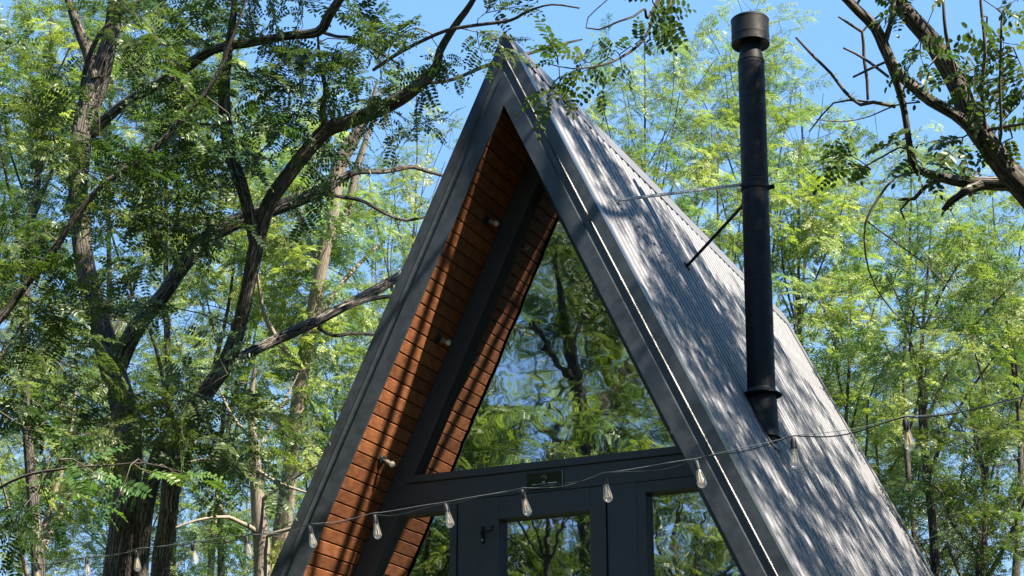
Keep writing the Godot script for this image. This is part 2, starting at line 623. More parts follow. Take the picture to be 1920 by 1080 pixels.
func build_roof(house: Node3D) -> void:
	var end := RIDGE - FLOOR_Y + 0.12          # the eaves, measured down from the ridge
	var slant := sqrt(1.0 + SLOPE * SLOPE)
	for side: float in [1.0, -1.0]:
		var down := Vector3(side * SLOPE, -1, 0).normalized()
		var out := Vector3(1.0, SLOPE, 0).normalized() * Vector3(side, 1, 1)
		var roof := part("roof" , _slab(side, 0.06, 0.15, 0.1, end), mat.inner_dark, house)
		var pitch := 0.14
		var ribs := 8
		var z := -0.06
		var sheets := 0
		while z > -ROOF_LENGTH + 0.05:
			var s := Shape.new()
			var line := PackedVector2Array()      # (z, offset from the roof plane)
			var stop := maxf(z - ribs * pitch, -ROOF_LENGTH + 0.02)
			var k := 0
			while true:
				var zz := z - k * pitch
				if zz - pitch < stop - 0.001: break
				line.append_array(PackedVector2Array([Vector2(zz, -0.012), Vector2(zz - 0.05, -0.012), Vector2(zz - 0.053, -0.0112), Vector2(zz - 0.063, -0.0007), Vector2(zz - 0.066, 0.0), Vector2(zz - 0.124, 0.0), Vector2(zz - 0.127, -0.0007), Vector2(zz - 0.137, -0.0112)]))
				k += 1
			line.append(Vector2(z - k * pitch, -0.012))
			var lift := 0.003 * (sheets % 2) - 0.0015
			for q in line.size() - 1:
				var a := Vector3(0, RIDGE, line[q].x) + out * (line[q].y + lift)
				var b := Vector3(0, RIDGE, line[q + 1].x) + out * (line[q + 1].y + lift)
				var p := [a + down * 0.04, a + down * end * slant, b + down * end * slant, b + down * 0.04]
				if side < 0: p.reverse()
				s.face(p)
			part("roof_sheet", s.made(), mat.roof_steel, roof)
			sheets += 1
			z -= k * pitch
			if k == 0: break
		# fixing screws in rows across the ribs
		var heads := Shape.new()
		for row in 6:
			var along := 0.75 + row * 1.02
			for q in range(0, 52, 2):
				var at := Vector3(0, RIDGE, -0.06 - q * pitch - 0.025) + out * -0.012 + down * along
				heads.lathe(PackedVector2Array([Vector2(0.008, 0), Vector2(0.008, 0.003), Vector2(0.005, 0.007), Vector2(0.0, 0.007)]), at, Basis(down, out, down.cross(out)), 6)
		part("screws", heads.made(), mat.roof_steel, roof, Transform3D(), true)
		# the smooth flanges that fold over the ends of the sheets
		for back in [false, true]:
			var s := Shape.new()
			var z0 := 0.0 if not back else -ROOF_LENGTH + 0.17
			var z1 := -0.1 if not back else -ROOF_LENGTH
			var lines := PackedVector2Array([Vector2(z0, 0.001), Vector2(z0, 0.004), Vector2(z1, 0.004), Vector2(z1, 0.001)]) if not back else PackedVector2Array([Vector2(z0, 0.001), Vector2(z0, 0.004), Vector2(z1, 0.004), Vector2(z1, 0.001)])
			s.prism(lines, Vector3(0, RIDGE, 0) + down * 0.05, Vector3.BACK, out, down * (end * slant - 0.05))
			part("edge_flange", s.made(), mat.trim_steel if not back else mat.roof_steel, roof)
	# the ridge cap, in lengths that lap
	var z := 0.012
	var k := 0
	while z > -ROOF_LENGTH:
		var stop := maxf(z - 2.0, -ROOF_LENGTH - 0.01)
		var s := Shape.new()
		var off := 0.0045 + 0.0025 * (k % 2)
		for side: float in [1.0, -1.0]:
			var down := Vector3(side * SLOPE, -1, 0).normalized()
			var out := Vector3(1.0, SLOPE, 0).normalized() * Vector3(side, 1, 1)
			var top := Vector3(0, RIDGE + off * 1.6, 0)
			var line := [top, Vector3(0, RIDGE, 0) + out * off + down * 0.03, Vector3(0, RIDGE, 0) + out * off + down * 0.185, Vector3(0, RIDGE, 0) + out * (off - 0.001) + down * 0.2]
			for q in 3:
				var p := [line[q] + Vector3(0, 0, z), line[q + 1] + Vector3(0, 0, z), line[q + 1] + Vector3(0, 0, stop), line[q] + Vector3(0, 0, stop)]
				var low := []
				for e: Vector3 in p:
					low.append(e - out * 0.002)
				if side < 0: p.reverse()
				else: low.reverse()
				s.face(p); s.face(low)
		part("ridge_cap", s.made(), mat.roof_steel, house)
		z = stop + 0.06 if stop > -ROOF_LENGTH else stop - 1.0
		k += 1


# the closed body of one roof slope, from depth d0 to d1 under the sheets
func _slab(side: float, d0: float, d1: float, z_in: float, end: float) -> Mesh:
	var s := Shape.new()
	var down := Vector3(side * SLOPE, -1, 0).normalized()
	var out := Vector3(1.0, SLOPE, 0).normalized() * Vector3(side, 1, 1)
	var slant := sqrt(1.0 + SLOPE * SLOPE)
	var o := PackedVector2Array([Vector2(d0 / SLOPE, -d0), Vector2(d1 / SLOPE, -d1), Vector2(end * slant, -d1), Vector2(end * slant, -d0)])
	if side > 0:
		s.prism(o, Vector3(0, RIDGE, -z_in), down, out, Vector3(0, 0, -ROOF_LENGTH + 2 * z_in))
	else:
		var m := PackedVector2Array(o)
		m.reverse()
		s.prism(m, Vector3(0, RIDGE, -z_in), down, out, Vector3(0, 0, -ROOF_LENGTH + 2 * z_in))
	return s.made()


func build_trim(house: Node3D) -> void:
	# the folded fascia of the gable ends: outline of the fold, (line below the ridge, z)
	var fold := PackedVector2Array([Vector2(0.0, 0.0), Vector2(0.19, 0.0), Vector2(0.205, 0.008), Vector2(0.235, -0.006), Vector2(0.338, -0.007), Vector2(0.341, 0.008), Vector2(0.35, 0.018), Vector2(0.618, 0.018), Vector2(0.6246, 0.012), Vector2(0.6246, 0.004)])
	for back in [false, true]:
		var fascia := empty_part("fascia" if not back else "rear_fascia", house)
		for side: float in [1.0, -1.0]:
			var cuts := [0.0, 2.694, 5.65] if side < 0 else [0.0, 2.35, 5.65]
			for c in 2:
				var s := Shape.new()
				var lift := 0.0025 * c
				for q in fold.size() - 1:
					var a := fold[q]
					var b := fold[q + 1]
					var za := a.y + lift if not back else -ROOF_LENGTH - a.y
					var zb := b.y + lift if not back else -ROOF_LENGTH - b.y
					var t0a := maxf(cuts[c] - (0.03 if c else 0.0), a.x)
					var t0b := maxf(cuts[c] - (0.03 if c else 0.0), b.x)
					var p := [cabin(side * SLOPE * (t0a - a.x), t0a, za), cabin(side * SLOPE * (t0b - b.x), t0b, zb), cabin(side * SLOPE * (cuts[c + 1] - b.x), cuts[c + 1], zb), cabin(side * SLOPE * (cuts[c + 1] - a.x), cuts[c + 1], za)]
					if (side > 0) == back: p.reverse()
					s.face(p)
				part("fascia_trim", s.made(), mat.trim_steel, fascia)
		if not back:
			for q in [[-0.713, 1.803], [-1.142, 2.718], [-1.469, 3.464], [-0.36, 1.05], [-0.53, 1.41], [-0.93, 2.27], [0.75, 1.88], [1.281, 3.02], [0.33, 0.98], [1.02, 2.46], [1.6, 3.7], [0.54, 1.43]]:
				var s := Shape.new()
				s.lathe(PackedVector2Array([Vector2(0.011, 0), Vector2(0.011, 0.004), Vector2(0.007, 0.012), Vector2(0.0, 0.013)]), cabin(q[0], q[1], -0.022), Basis(Vector3.RIGHT, Vector3.BACK, Vector3.DOWN), 8)
				part("screw", s.made(), mat.galvanised, fascia)


func build_soffit(house: Node3D) -> void:
	# tongue-and-groove boards under the overhang
	var plank := Shape.new()
	var long := 0.636
	var h := 0.0455
	var o := PackedVector2Array([Vector2(-h, 0.02), Vector2(-h, 0.006), Vector2(-h + 0.005, 0.0), Vector2(h - 0.005, 0.0), Vector2(h, 0.006), Vector2(h, 0.02)])
	# long axis = x, face looks to -y, width = z
	plank.prism(o, Vector3(-long / 2, 0, 0), Vector3.BACK, Vector3.UP, Vector3(long, 0, 0))
	for k in plank.v.size():
		plank.t[k] = Vector2(plank.v[k].x + long / 2, plank.v[k].z + 0.05)
	var board := plank.made()
	for side: float in [-1.0, 1.0]:
		var down := Vector3(side * SLOPE, -1, 0).normalized()
		var inward := -Vector3(1.0, SLOPE, 0).normalized() * Vector3(side, 1, 1)
		var soffit := part("soffit", _soffit_back(side), mat.inner_dark, house)
		var along := 0.12
		var n := 0
		while along < 5.55:
			var at := cabin(0, 0.579, -0.002 - long / 2) + down * along
			var m := Basis(Vector3(0, 0, -1), -inward, Vector3(0, 0, -1).cross(-inward))
			part("plank", board, mat["stained_wood_%d" % (rng.randi() % 4)], soffit, Transform3D(m, at))
			along += 0.0985
			n += 1


func _soffit_back(side: float) -> Mesh:
	var s := Shape.new()
	var down := Vector3(side * SLOPE, -1, 0).normalized()
	var out := Vector3(1.0, SLOPE, 0).normalized() * Vector3(side, 1, 1)
	var a := cabin(0, 0.579, -0.03) + out * 0.021 + down * 0.08
	s.box(a + down * 2.8 + out * 0.003 + Vector3(0, 0, -0.3), Vector3(5.6, 0.004, 0.6), 0.0, Basis(down, out, down.cross(out)))
	return s.made()


func build_gable(house: Node3D) -> void:
	var z := WALL_Z
	var deep := z - 0.07
	var bottom := RIDGE - FLOOR_Y
	var wall := empty_part("gable_wall", house)
	# rake boards along the slopes and the flat boards of the frame
	for side: float in [-1.0, 1.0]:
		var s := Shape.new()
		band(s, 0.579, 0.88, side, 0.0, bottom, deep, z)
		part("rake_board", s.made(), mat.frame_paint, wall)
	part("transom_board", bar(-1.25, 1.25, 3.268, 3.433, deep, z - 0.002).made(), mat.frame_paint, wall)
	part("post", bar(-0.679, -0.491, 3.437, bottom, deep, z).made(), mat.frame_paint, wall)
	part("post", bar(0.509, 0.732, 3.437, bottom, deep, z).made(), mat.frame_paint, wall)
	# the big triangular light over the transom
	var window := empty_part("gable_window", house)
	for side: float in [-1.0, 1.0]:
		var s := Shape.new()
		band(s, 0.887, 0.968, side, 0.0, 3.264, deep, z + 0.012)
		part("sash", s.made(), mat.frame_paint, window)
		s = Shape.new()
		band(s, 0.97, 0.996, side, 0.0, 3.21, deep, z - 0.004)
		part("glazing_bead", s.made(), mat.black_plastic, window)
	part("sash_rail", bar(-1.075, 1.075, 3.21, 3.264, deep, z + 0.0135).made(), mat.frame_paint, window)
	part("pane", pane(Vector2(-1.04, 3.216), Vector2(1.04, 3.216), Vector2(0.005, 0.985), Vector2(-0.005, 0.985), z - 0.058, 1.0, 1.0).made(), mat.mirror_glass, window)
	# the raking window left of the door
	window = empty_part("side_window", house)
	var s := Shape.new()
	band(s, 0.887, 0.995, -1.0, 3.443, 5.3, deep, z + 0.012)
	part("sash", s.made(), mat.frame_paint, window)
	part("sash_rail", bar(-1.19, -0.686, 3.442, 3.505, deep, z + 0.0135).made(), mat.frame_paint, window)
	part("sash_rail", bar(-1.931, -0.686, 5.229, 5.308, deep, z + 0.0135).made(), mat.frame_paint, window)
	part("sash_stile", bar(-0.742, -0.686, 3.507, 5.227, deep, z + 0.012).made(), mat.frame_paint, window)
	part("pane", pane(Vector2(-2.024, 5.308), Vector2(-0.734, 5.308), Vector2(-0.734, 3.49), Vector2(-1.173, 3.49), z - 0.058, 0.7, 9.0).made(), mat.mirror_glass, window)
	# and the one right of it
	window = empty_part("side_window_001", house)
	s = Shape.new()
	band(s, 0.887, 0.995, 1.0, 3.443, 5.3, deep, z + 0.012)
	part("sash", s.made(), mat.frame_paint, window)
	part("sash_rail", bar(0.739, 1.187, 3.442, 3.52, deep, z + 0.0135).made(), mat.frame_paint, window)
	part("sash_rail", bar(0.739, 2.029, 5.229, 5.308, deep, z + 0.0135).made(), mat.frame_paint, window)
	part("sash_stile", bar(0.739, 0.806, 3.522, 5.227, deep, z + 0.012).made(), mat.frame_paint, window)
	part("pane", pane(Vector2(0.795, 5.308), Vector2(2.024, 5.308), Vector2(1.18, 3.505), Vector2(0.795, 3.505), z - 0.058, 0.7, 15.0).made(), mat.mirror_glass, window)
	# the glazed door
	var door := empty_part("door", house)
	part("door_stile", bar(-0.484, -0.337, 3.443, bottom, deep, z + 0.016).made(), mat.frame_paint, door)
	part("door_stile", bar(0.383, 0.502, 3.443, bottom, deep, z + 0.016).made(), mat.frame_paint, door)
	part("door_rail", bar(-0.335, 0.381, 3.443, 3.607, deep, z + 0.016).made(), mat.frame_paint, door)
	part("door_rail", bar(-0.335, 0.381, 5.209, bottom, deep, z + 0.016).made(), mat.frame_paint, door)
	part("pane", pane(Vector2(-0.345, 5.229), Vector2(0.395, 5.229), Vector2(0.395, 3.6), Vector2(-0.345, 3.6), z - 0.058, 0.6, 21.0).made(), mat.mirror_glass, door)
	s = Shape.new()
	s.box(cabin(-0.463, 3.715, z + 0.024), Vector3(0.022, 0.125, 0.014), 0.003)
	s.tube(PackedVector3Array([cabin(-0.463, 3.705, z + 0.02), cabin(-0.463, 3.705, z + 0.055), cabin(-0.446, 3.705, z + 0.062), cabin(-0.382, 3.697, z + 0.062), cabin(-0.369, 3.69, z + 0.062), cabin(-0.367, 3.66, z + 0.062)]), PackedFloat32Array([0.009, 0.009, 0.009, 0.008, 0.008, 0.007]), 8)
	part("handle", s.made(), mat.black_steel, door)
	part("keyhole", bar(-0.469, -0.457, 3.746, 3.764, z + 0.03, z + 0.034).made(), mat.galvanised, door)
	# the black sign on the transom
	var sign := part("sign", bar(-0.114, 0.166, 3.296, 3.415, z + 0.001, z + 0.009).made(), mat.black_gloss, house)
	tag(sign, "small black glossy sign with a worn white line of print")
	part("print", bar(-0.075, -0.036, 3.377, 3.38, z + 0.0095, z + 0.0105).made(), mat.white_print, sign)
	part("print", bar(-0.026, 0.037, 3.377, 3.379, z + 0.0095, z + 0.0105).made(), mat.white_print, sign)
	part("print", bar(0.054, 0.123, 3.374, 3.379, z + 0.0095, z + 0.0105).made(), mat.white_print, sign)
	part("print", bar(0.009, 0.029, 3.362, 3.368, z + 0.0095, z + 0.0105).made(), mat.white_print, sign)
	s = Shape.new()
	var arc := PackedVector3Array()
	var rad := PackedFloat32Array()
	for k in 7:
		var a := PI * (0.95 - k * 0.2)
		arc.append(cabin(0.019 + cos(a) * 0.02, 3.334 - sin(a) * 0.014, z + 0.01)); rad.append(0.0014)
	s.tube(arc, rad, 4)
	part("print", s.made(), mat.white_print, sign)
	var edge := part("sign_edge", bar(0.167, 0.171, 3.293, 3.42, z + 0.001, z + 0.013).made(), mat.galvanised, sign)
	edge.set_meta("label", "bright right edge of the black sign")
	# closed rear, floor and plinth
	s = Shape.new()
	s.prism(PackedVector2Array([Vector2(-SLOPE * (bottom - 0.42), -bottom), Vector2(SLOPE * (bottom - 0.42), -bottom), Vector2(0, -0.42)]), Vector3(0, RIDGE, -ROOF_LENGTH + 0.5), Vector3.RIGHT, Vector3.UP, Vector3(0, 0, 0.1))
	part("rear_wall", s.made(), mat.frame_paint, house)
	part("floor", bar(-2.55, 2.55, bottom + 0.01, bottom + 0.2, -ROOF_LENGTH + 0.1, -0.1).made(), mat.inner_dark, house)
	part("plinth", bar(-2.4, 2.4, bottom + 0.2, bottom + 0.9, -ROOF_LENGTH + 0.3, -0.4).made(), mat.concrete, house)


func build_lamps(house: Node3D) -> void:
	# little lamps with bare bulbs on the soffit boards
	for q in [[-0.353, 1.332, -0.404, -1.0], [-0.768, 2.22, -0.438, -1.0], [-1.193, 3.129, -0.379, -1.0], [0.353, 1.332, -0.404, 1.0], [0.768, 2.22, -0.438, 1.0], [1.193, 3.129, -0.379, 1.0]]:
		var side: float = q[3]
		var inward := -Vector3(1.0, SLOPE, 0).normalized() * Vector3(side, 1, 1)
		var down := Vector3(side * SLOPE, -1, 0).normalized()
		var at := cabin(q[0], q[1], q[2])
		var m := Basis(down, inward, down.cross(inward))
		var lamp := empty_part("soffit_lamp", house)
		var s := Shape.new()
		s.lathe(PackedVector2Array([Vector2(0, 0), Vector2(0.038, 0), Vector2(0.038, 0.01), Vector2(0.03, 0.017), Vector2(0, 0.017)]), at, m, 20)
		s.tube(PackedVector3Array([at + inward * 0.015, at + inward * 0.03, at + inward * 0.04 + Vector3(0, 0, -0.008)]), PackedFloat32Array([0.012, 0.012, 0.013]), 10)
		part("lamp_base", s.made(), mat.black_plastic, lamp)
		s = Shape.new()
		var aim := (inward + Vector3(0, 0, -0.35)).normalized()
		var side_axis := aim.cross(Vector3.UP).normalized()
		var ma := Basis(side_axis, aim, side_axis.cross(aim))
		s.lathe(PackedVector2Array([Vector2(0, 0), Vector2(0.016, 0), Vector2(0.019, 0.01), Vector2(0.019, 0.032), Vector2(0.016, 0.036), Vector2(0, 0.036)]), at + inward * 0.034, ma, 16)
		part("lamp_holder", s.made(), mat.porcelain, lamp)
		s = Shape.new()
		var ball := PackedVector2Array([Vector2(0.012, 0.0)])
		for k in 10:
			var a := PI * (0.14 + 0.86 * k / 9.0)
			ball.append(Vector2(sin(a) * 0.023, 0.027 - cos(a) * 0.023))
		s.lathe(ball, at + inward * 0.034 + aim * 0.034, ma, 20)
		part("lamp_bulb", s.made(), mat.lamp_glass, lamp)


func build_stovepipe(house: Node3D) -> void:
	var foot := Vector3(1.297, 5.29, -1.948)
	var top := Vector3(1.361, 8.54, -1.948)
	var up := (top - foot).normalized()
	var m := Basis(up.cross(Vector3.BACK).normalized(), up, Vector3.ZERO)
	m.x = up.cross(Vector3.FORWARD).normalized()
	m.z = m.x.cross(m.y)
	var pipe := empty_part("stovepipe", house)
	pipe.set_meta("label", "tall black steel stovepipe with a drum cowl")
	var at := func(y: float) -> Vector3: return foot + up * ((y - foot.y) / up.y)
	# three lengths of pipe with lap seams, the cone of the cowl and its drum
	var cuts := [4.9, 6.228, 7.088, 8.149]
	for k in 3:
		var s := Shape.new()
		var r := 0.11 - 0.0012 * (k % 2)
		var l: float = cuts[k + 1] - cuts[k]
		s.lathe(PackedVector2Array([Vector2(0.0, 0.0), Vector2(r - 0.001, 0.0), Vector2(r, 0.001), Vector2(r, l - 0.03), Vector2(r + 0.002, l - 0.028), Vector2(r + 0.002, l - 0.012), Vector2(r, l - 0.01), Vector2(r, l - 0.003), Vector2(r - 0.003, l)]), at.call(cuts[k]), m, 40)
		part("pipe_length", s.made(), mat.black_steel, pipe)
	var s := Shape.new()
	s.lathe(PackedVector2Array([Vector2(0.11, 0), Vector2(0.113, 0.004), Vector2(0.113, 0.012), Vector2(0.108, 0.018), Vector2(0.088, 0.12), Vector2(0.085, 0.13), Vector2(0.085, 0.24)]), at.call(8.149), m, 40)
	part("cone", s.made(), mat.black_steel, pipe)
	s = Shape.new()
	s.lathe(PackedVector2Array([Vector2(0.086, 0.03), Vector2(0.13, 0.012), Vector2(0.15, 0.0), Vector2(0.159, 0.0), Vector2(0.16, 0.006), Vector2(0.157, 0.012), Vector2(0.157, 0.07), Vector2(0.16, 0.074), Vector2(0.16, 0.08), Vector2(0.157, 0.084), Vector2(0.157, 0.215), Vector2(0.161, 0.219), Vector2(0.161, 0.229), Vector2(0.15, 0.24), Vector2(0.0, 0.262)]), at.call(8.315), m, 48)
	part("cowl", s.made(), mat.black_steel, pipe)
	# the clamp that takes the two stays
	s = Shape.new()
	s.lathe(PackedVector2Array([Vector2(0.111, 0), Vector2(0.116, 0.0), Vector2(0.116, 0.04), Vector2(0.111, 0.04)]), at.call(7.0), m, 40)
	s.box(at.call(7.02) + Vector3(0.13, 0, -0.03), Vector3(0.05, 0.036, 0.01))
	s.lathe(PackedVector2Array([Vector2(0.0, 0), Vector2(0.012, 0.0), Vector2(0.012, 0.03), Vector2(0.0, 0.03)]), at.call(7.02) + Vector3(0.14, 0, -0.04), Basis(Vector3.RIGHT, Vector3.BACK, Vector3.DOWN), 6)
	part("clamp", s.made(), mat.black_steel, pipe)
	for q in [[Vector3(0.555, 6.635, -0.847), Vector3(1.25, 7.05, -1.9), "galvanised"], [Vector3(0.55, 6.642, -2.462), Vector3(1.25, 6.95, -2.0), "black_steel"]]:
		s = Shape.new()
		var a: Vector3 = q[0]
		var b: Vector3 = q[1]
		var d := (b - a).normalized()
		var sx := d.cross(Vector3.UP).normalized()
		s.box((a + b) / 2, Vector3(0.022, 0.022, a.distance_to(b)), 0.003, Basis(sx, d.cross(sx) * -1.0, d * 1.0))
		s.box(a, Vector3(0.012, 0.07, 0.05), 0.0, Basis(out_r, -down_r, out_r.cross(-down_r)))
		part("stay", s.made(), mat[q[2]], pipe)
	# storm collar, and the boot that closes the hole in the sloping roof
	s = Shape.new()
	s.lathe(PackedVector2Array([Vector2(0.111, 0.05), Vector2(0.116, 0.035), Vector2(0.155, 0.006), Vector2(0.16, 0.0), Vector2(0.157, -0.004), Vector2(0.115, 0.028), Vector2(0.111, 0.03)]), at.call(5.275), m, 48)
	part("storm_collar", s.made(), mat.black_steel, pipe)
	s = Shape.new()
	var n := 48
	var ring := []
	for k in n + 1:
		var a := TAU * k / n
		var r := Vector3(cos(a), 0, sin(a))
		var row := []
		for e: float in [0.0, 0.35, 1.0]:
			var wide: float = [0.121, 0.124, 0.135][int(round(e * 2.0 - 0.01))] if e > 0.0 else 0.121
			var p := Vector3(foot.x - 0.005, 5.2, foot.z) + r * wide
			# drop the point to the roof plane for the hem of the boot
			var roof_y := RIDGE - p.x / SLOPE + (0.02 if e == 1.0 else 0.06) / out_r.y
			p.y = maxf(4.93, minf(5.24, 5.24 if e == 0.0 else roof_y))
			row.append(p)
		ring.append(row)
	for k in n:
		for e in 2:
			s.face([ring[k][e], ring[k + 1][e], ring[k + 1][e + 1], ring[k][e + 1]])
	part("boot", s.made(), mat.black_steel, pipe)
	s = Shape.new()
	var lie := [Vector3(1.225, 5.05, -1.72), Vector3(1.3, 4.93, -1.74), Vector3(1.37, 4.83, -1.83), Vector3(1.4, 4.76, -1.88), Vector3(1.41, 4.64, -1.9)]
	var run := PackedVector3Array()
	var thin := PackedFloat32Array()
	for q: Vector3 in lie:
		run.append(Vector3((RIDGE - q.y) * SLOPE, q.y, q.z) + out_r * 0.012); thin.append(0.004)
	s.tube(run, thin, 6)
	part("loose_cable", s.made(), mat.cord, pipe)
	var plate := Shape.new()
	plate.box(Vector3(0, RIDGE, -1.948) + down_r * 3.02 + out_r * 0.008, Vector3(0.5, 0.004, 0.27), 0.0, Basis(down_r, out_r, down_r.cross(out_r)))
	part("flashing_plate", plate.made(), mat.roof_steel, pipe)


# ---------------------------------------------------------------- the string of bulbs
func build_string_light() -> void:
	var tops: Array[Vector3] = [Vector3(3.694, 3.253, 4.333), Vector3(3.234, 3.259, 4.216), Vector3(2.791, 3.249, 4.073), Vector3(2.334, 3.266, 3.936), Vector3(1.883, 3.278, 3.783), Vector3(1.423, 3.291, 3.622), Vector3(0.957, 3.314, 3.457), Vector3(0.486, 3.335, 3.281), Vector3(-0.004, 3.359, 3.104), Vector3(-0.481, 3.396, 2.914), Vector3(-0.994, 3.431, 2.728), Vector3(-1.501, 3.467, 2.528), Vector3(-2.042, 3.501, 2.332)]
	var start := Vector3(4.284, 3.227, 4.574)
	var finish := Vector3(-2.796, 3.543, 2.092)
	var o := thing("string_light", "black cord of clear pear-shaped bulbs strung across the front of the cabin", "string light", start)
	var line: Array[Vector3] = [start]
	line.append_array(tops)
	line.append(finish)
	for which in 2:
		var pts := PackedVector3Array()
		var rad := PackedFloat32Array()
		for k in line.size() - 1:
			for j in 12:
				var f := j / 12.0
				var q := line[k].lerp(line[k + 1], f)
				var hang := sin(PI * f)
				if which == 0:
					q.y -= hang * (0.012 + 0.008 * sin(k * 2.3))
					q += Vector3(0.004, 0.006, 0.002) * sin(f * TAU + k)
				else:
					q.y += 0.006 - hang * (0.002 + 0.022 * maxf(0.0, sin(k * 1.7 + 1.0)))
					q.z += 0.006 * sin(f * TAU + k * 2.0)
				pts.append(q - start)
				rad.append(0.0026 if which == 0 else 0.0013)
		part("cord" if which == 0 else "support_wire", _wire(pts, rad), mat.cord if which == 0 else mat.steel_wire, o)
	var holder := Shape.new()
	holder.lathe(PackedVector2Array([Vector2(0, 0.012), Vector2(0.009, 0.012), Vector2(0.012, 0.004), Vector2(0.0135, -0.008), Vector2(0.0145, -0.034), Vector2(0.0125, -0.038), Vector2(0, -0.038)]), Vector3.ZERO, Basis(), 16)
	var holder_mesh := holder.made()
	var glass := Shape.new()
	glass.lathe(PackedVector2Array([Vector2(0.0125, -0.034), Vector2(0.013, -0.042), Vector2(0.0155, -0.058), Vector2(0.0195, -0.082), Vector2(0.0222, -0.1), Vector2(0.0215, -0.11), Vector2(0.015, -0.119), Vector2(0.005, -0.124), Vector2(0, -0.125)]), Vector3.ZERO, Basis(), 22)
	var glass_mesh := glass.made()
	var wire := Shape.new()
	for k in 4:
		var a := TAU * k / 4.0 + 0.4
		var d := Vector3(cos(a), 0, sin(a))
		wire.tube(PackedVector3Array([Vector3(0, -0.04, 0) + d * 0.004, Vector3(0, -0.095, 0) + d * 0.011, Vector3(0, -0.1, 0)]), PackedFloat32Array([0.0011, 0.0013, 0.0009]), 5)
	wire.tube(PackedVector3Array([Vector3(0, -0.038, 0), Vector3(0, -0.07, 0)]), PackedFloat32Array([0.004, 0.002]), 6)
	var wire_mesh := wire.made()
	for k in tops.size():
		var tilt := Basis(Vector3(0.9, 0, -0.42).normalized(), rng.randf_range(-0.22, 0.22)) * Basis(Vector3(0.42, 0, 0.9).normalized(), rng.randf_range(0.05, 0.36) if k > 2 else rng.randf_range(-0.04, 0.2))
		var lamp := empty_part("bulb", o)
		lamp.transform = Transform3D(tilt.scaled(Vector3.ONE * 0.88), tops[k] - start + Vector3(0, -0.012, 0))
		part("bulb_holder", holder_mesh, mat.black_plastic, lamp)
		part("bulb_glass", glass_mesh, mat.bulb_glass, lamp)
		part("filament", wire_mesh, mat.filament, lamp)


func _wire(pts: PackedVector3Array, rad: PackedFloat32Array) -> Mesh:
	var s := Shape.new()
	s.tube(pts, rad, 6)
	return s.made()


# a crown must leave the sun its way to the boards under the left eaves
func clear_of_soffit(c: Vector3) -> bool:
	var n := Vector3(1.0, -SLOPE, 0).normalized()
	var d := (c - cabin(0, 0.579, 0)).dot(n) / SUN.dot(n)
	var hit := c - SUN * d
	var h := RIDGE - hit.y
	return not (hit.z > -1.3 and hit.z < 0.45 and h > 1.25 and h < 5.2)


func build_ground() -> void:
	var s := Shape.new()
	var xs := PackedFloat32Array()
	for k in 61:
		var f := (k - 30) / 30.0
		xs.append(signf(f) * (absf(f) * 24.0 + pow(absf(f), 4.0) * 376.0))
	var n := xs.size()
	for a in n:
		for b in n:
			var q := Vector3(xs[b], 0, xs[a])
			q.y = ground_height(q.x, q.z)
			s.v.append(q)
			var e := 0.4
			s.n.append(Vector3(ground_height(q.x - e, q.z) - ground_height(q.x + e, q.z), 2 * e, ground_height(q.x, q.z - e) - ground_height(q.x, q.z + e)).normalized())
			s.t.append(Vector2(q.x, q.z)); s.c.append(Color.WHITE)
	for a in n - 1:
		for b in n - 1:
			var k := a * n + b
			s.i.append(k); s.i.append(k + 1); s.i.append(k + n)
			s.i.append(k + 1); s.i.append(k + n + 1); s.i.append(k + n)
	structure("ground", s.made(), mat.soil)


func _ready() -> void:
	var cam := Camera3D.new()
	cam.name = "camera"
	cam.fov = 19.162
	cam.near = 0.05
	cam.far = 1200.0
	add_child(cam)
	cam.position = Vector3(4.9638, 1.5819, 10.4662)
	cam.rotation_degrees = Vector3(19.6992, 25.0967, 0)
	cam.current = true
	var env := Environment.new()
	env.background_mode = Environment.BG_SKY
	var sky := ProceduralSkyMaterial.new()
	sky.sky_top_color = Color(0.308, 0.45, 0.615)
	sky.sky_horizon_color = Color(0.469, 0.573, 0.676)
	sky.sky_curve = 0.16
	sky.ground_bottom_color = Color(0.16, 0.17, 0.11)
	sky.ground_horizon_color = Color(0.5, 0.58, 0.6)
	sky.sun_angle_max = 12.0
	env.sky = Sky.new()
	env.sky.sky_material = sky
	env.tonemap_mode = Environment.TONE_MAPPER_LINEAR
	env.tonemap_exposure = 3.4
	env.sdfgi_enabled = true
	env.ssao_enabled = true
	env.ssil_enabled = true
	var world := WorldEnvironment.new()
	world.name = "world_environment"
	world.environment = env
	add_child(world)
	var sun := DirectionalLight3D.new()
	sun.name = "sun"
	sun.light_energy = 1.6
	sun.light_color = Color(1.0, 0.955, 0.88)
	sun.light_angular_distance = 0.5
	sun.shadow_enabled = true
	add_child(sun)
	sun.look_at_from_position(Vector3.ZERO, -SUN)
	rng.seed = 77
	noise.seed = 5
	noise.frequency = 0.1
	noise.fractal_octaves = 3
	down_r = Vector3(SLOPE, -1, 0).normalized()
	out_r = Vector3(1.0, SLOPE, 0).normalized()
	make_materials()
	build_ground()
	var house := thing("a_frame_cabin", "dark steel-clad A-frame cabin with a glazed gable and brown boarded soffit", "cabin")
	build_roof(house)
	build_trim(house)
	build_soffit(house)
	build_gable(house)
	build_lamps(house)
	build_stovepipe(house)
	make_sprays()
	build_trees()
	build_string_light()


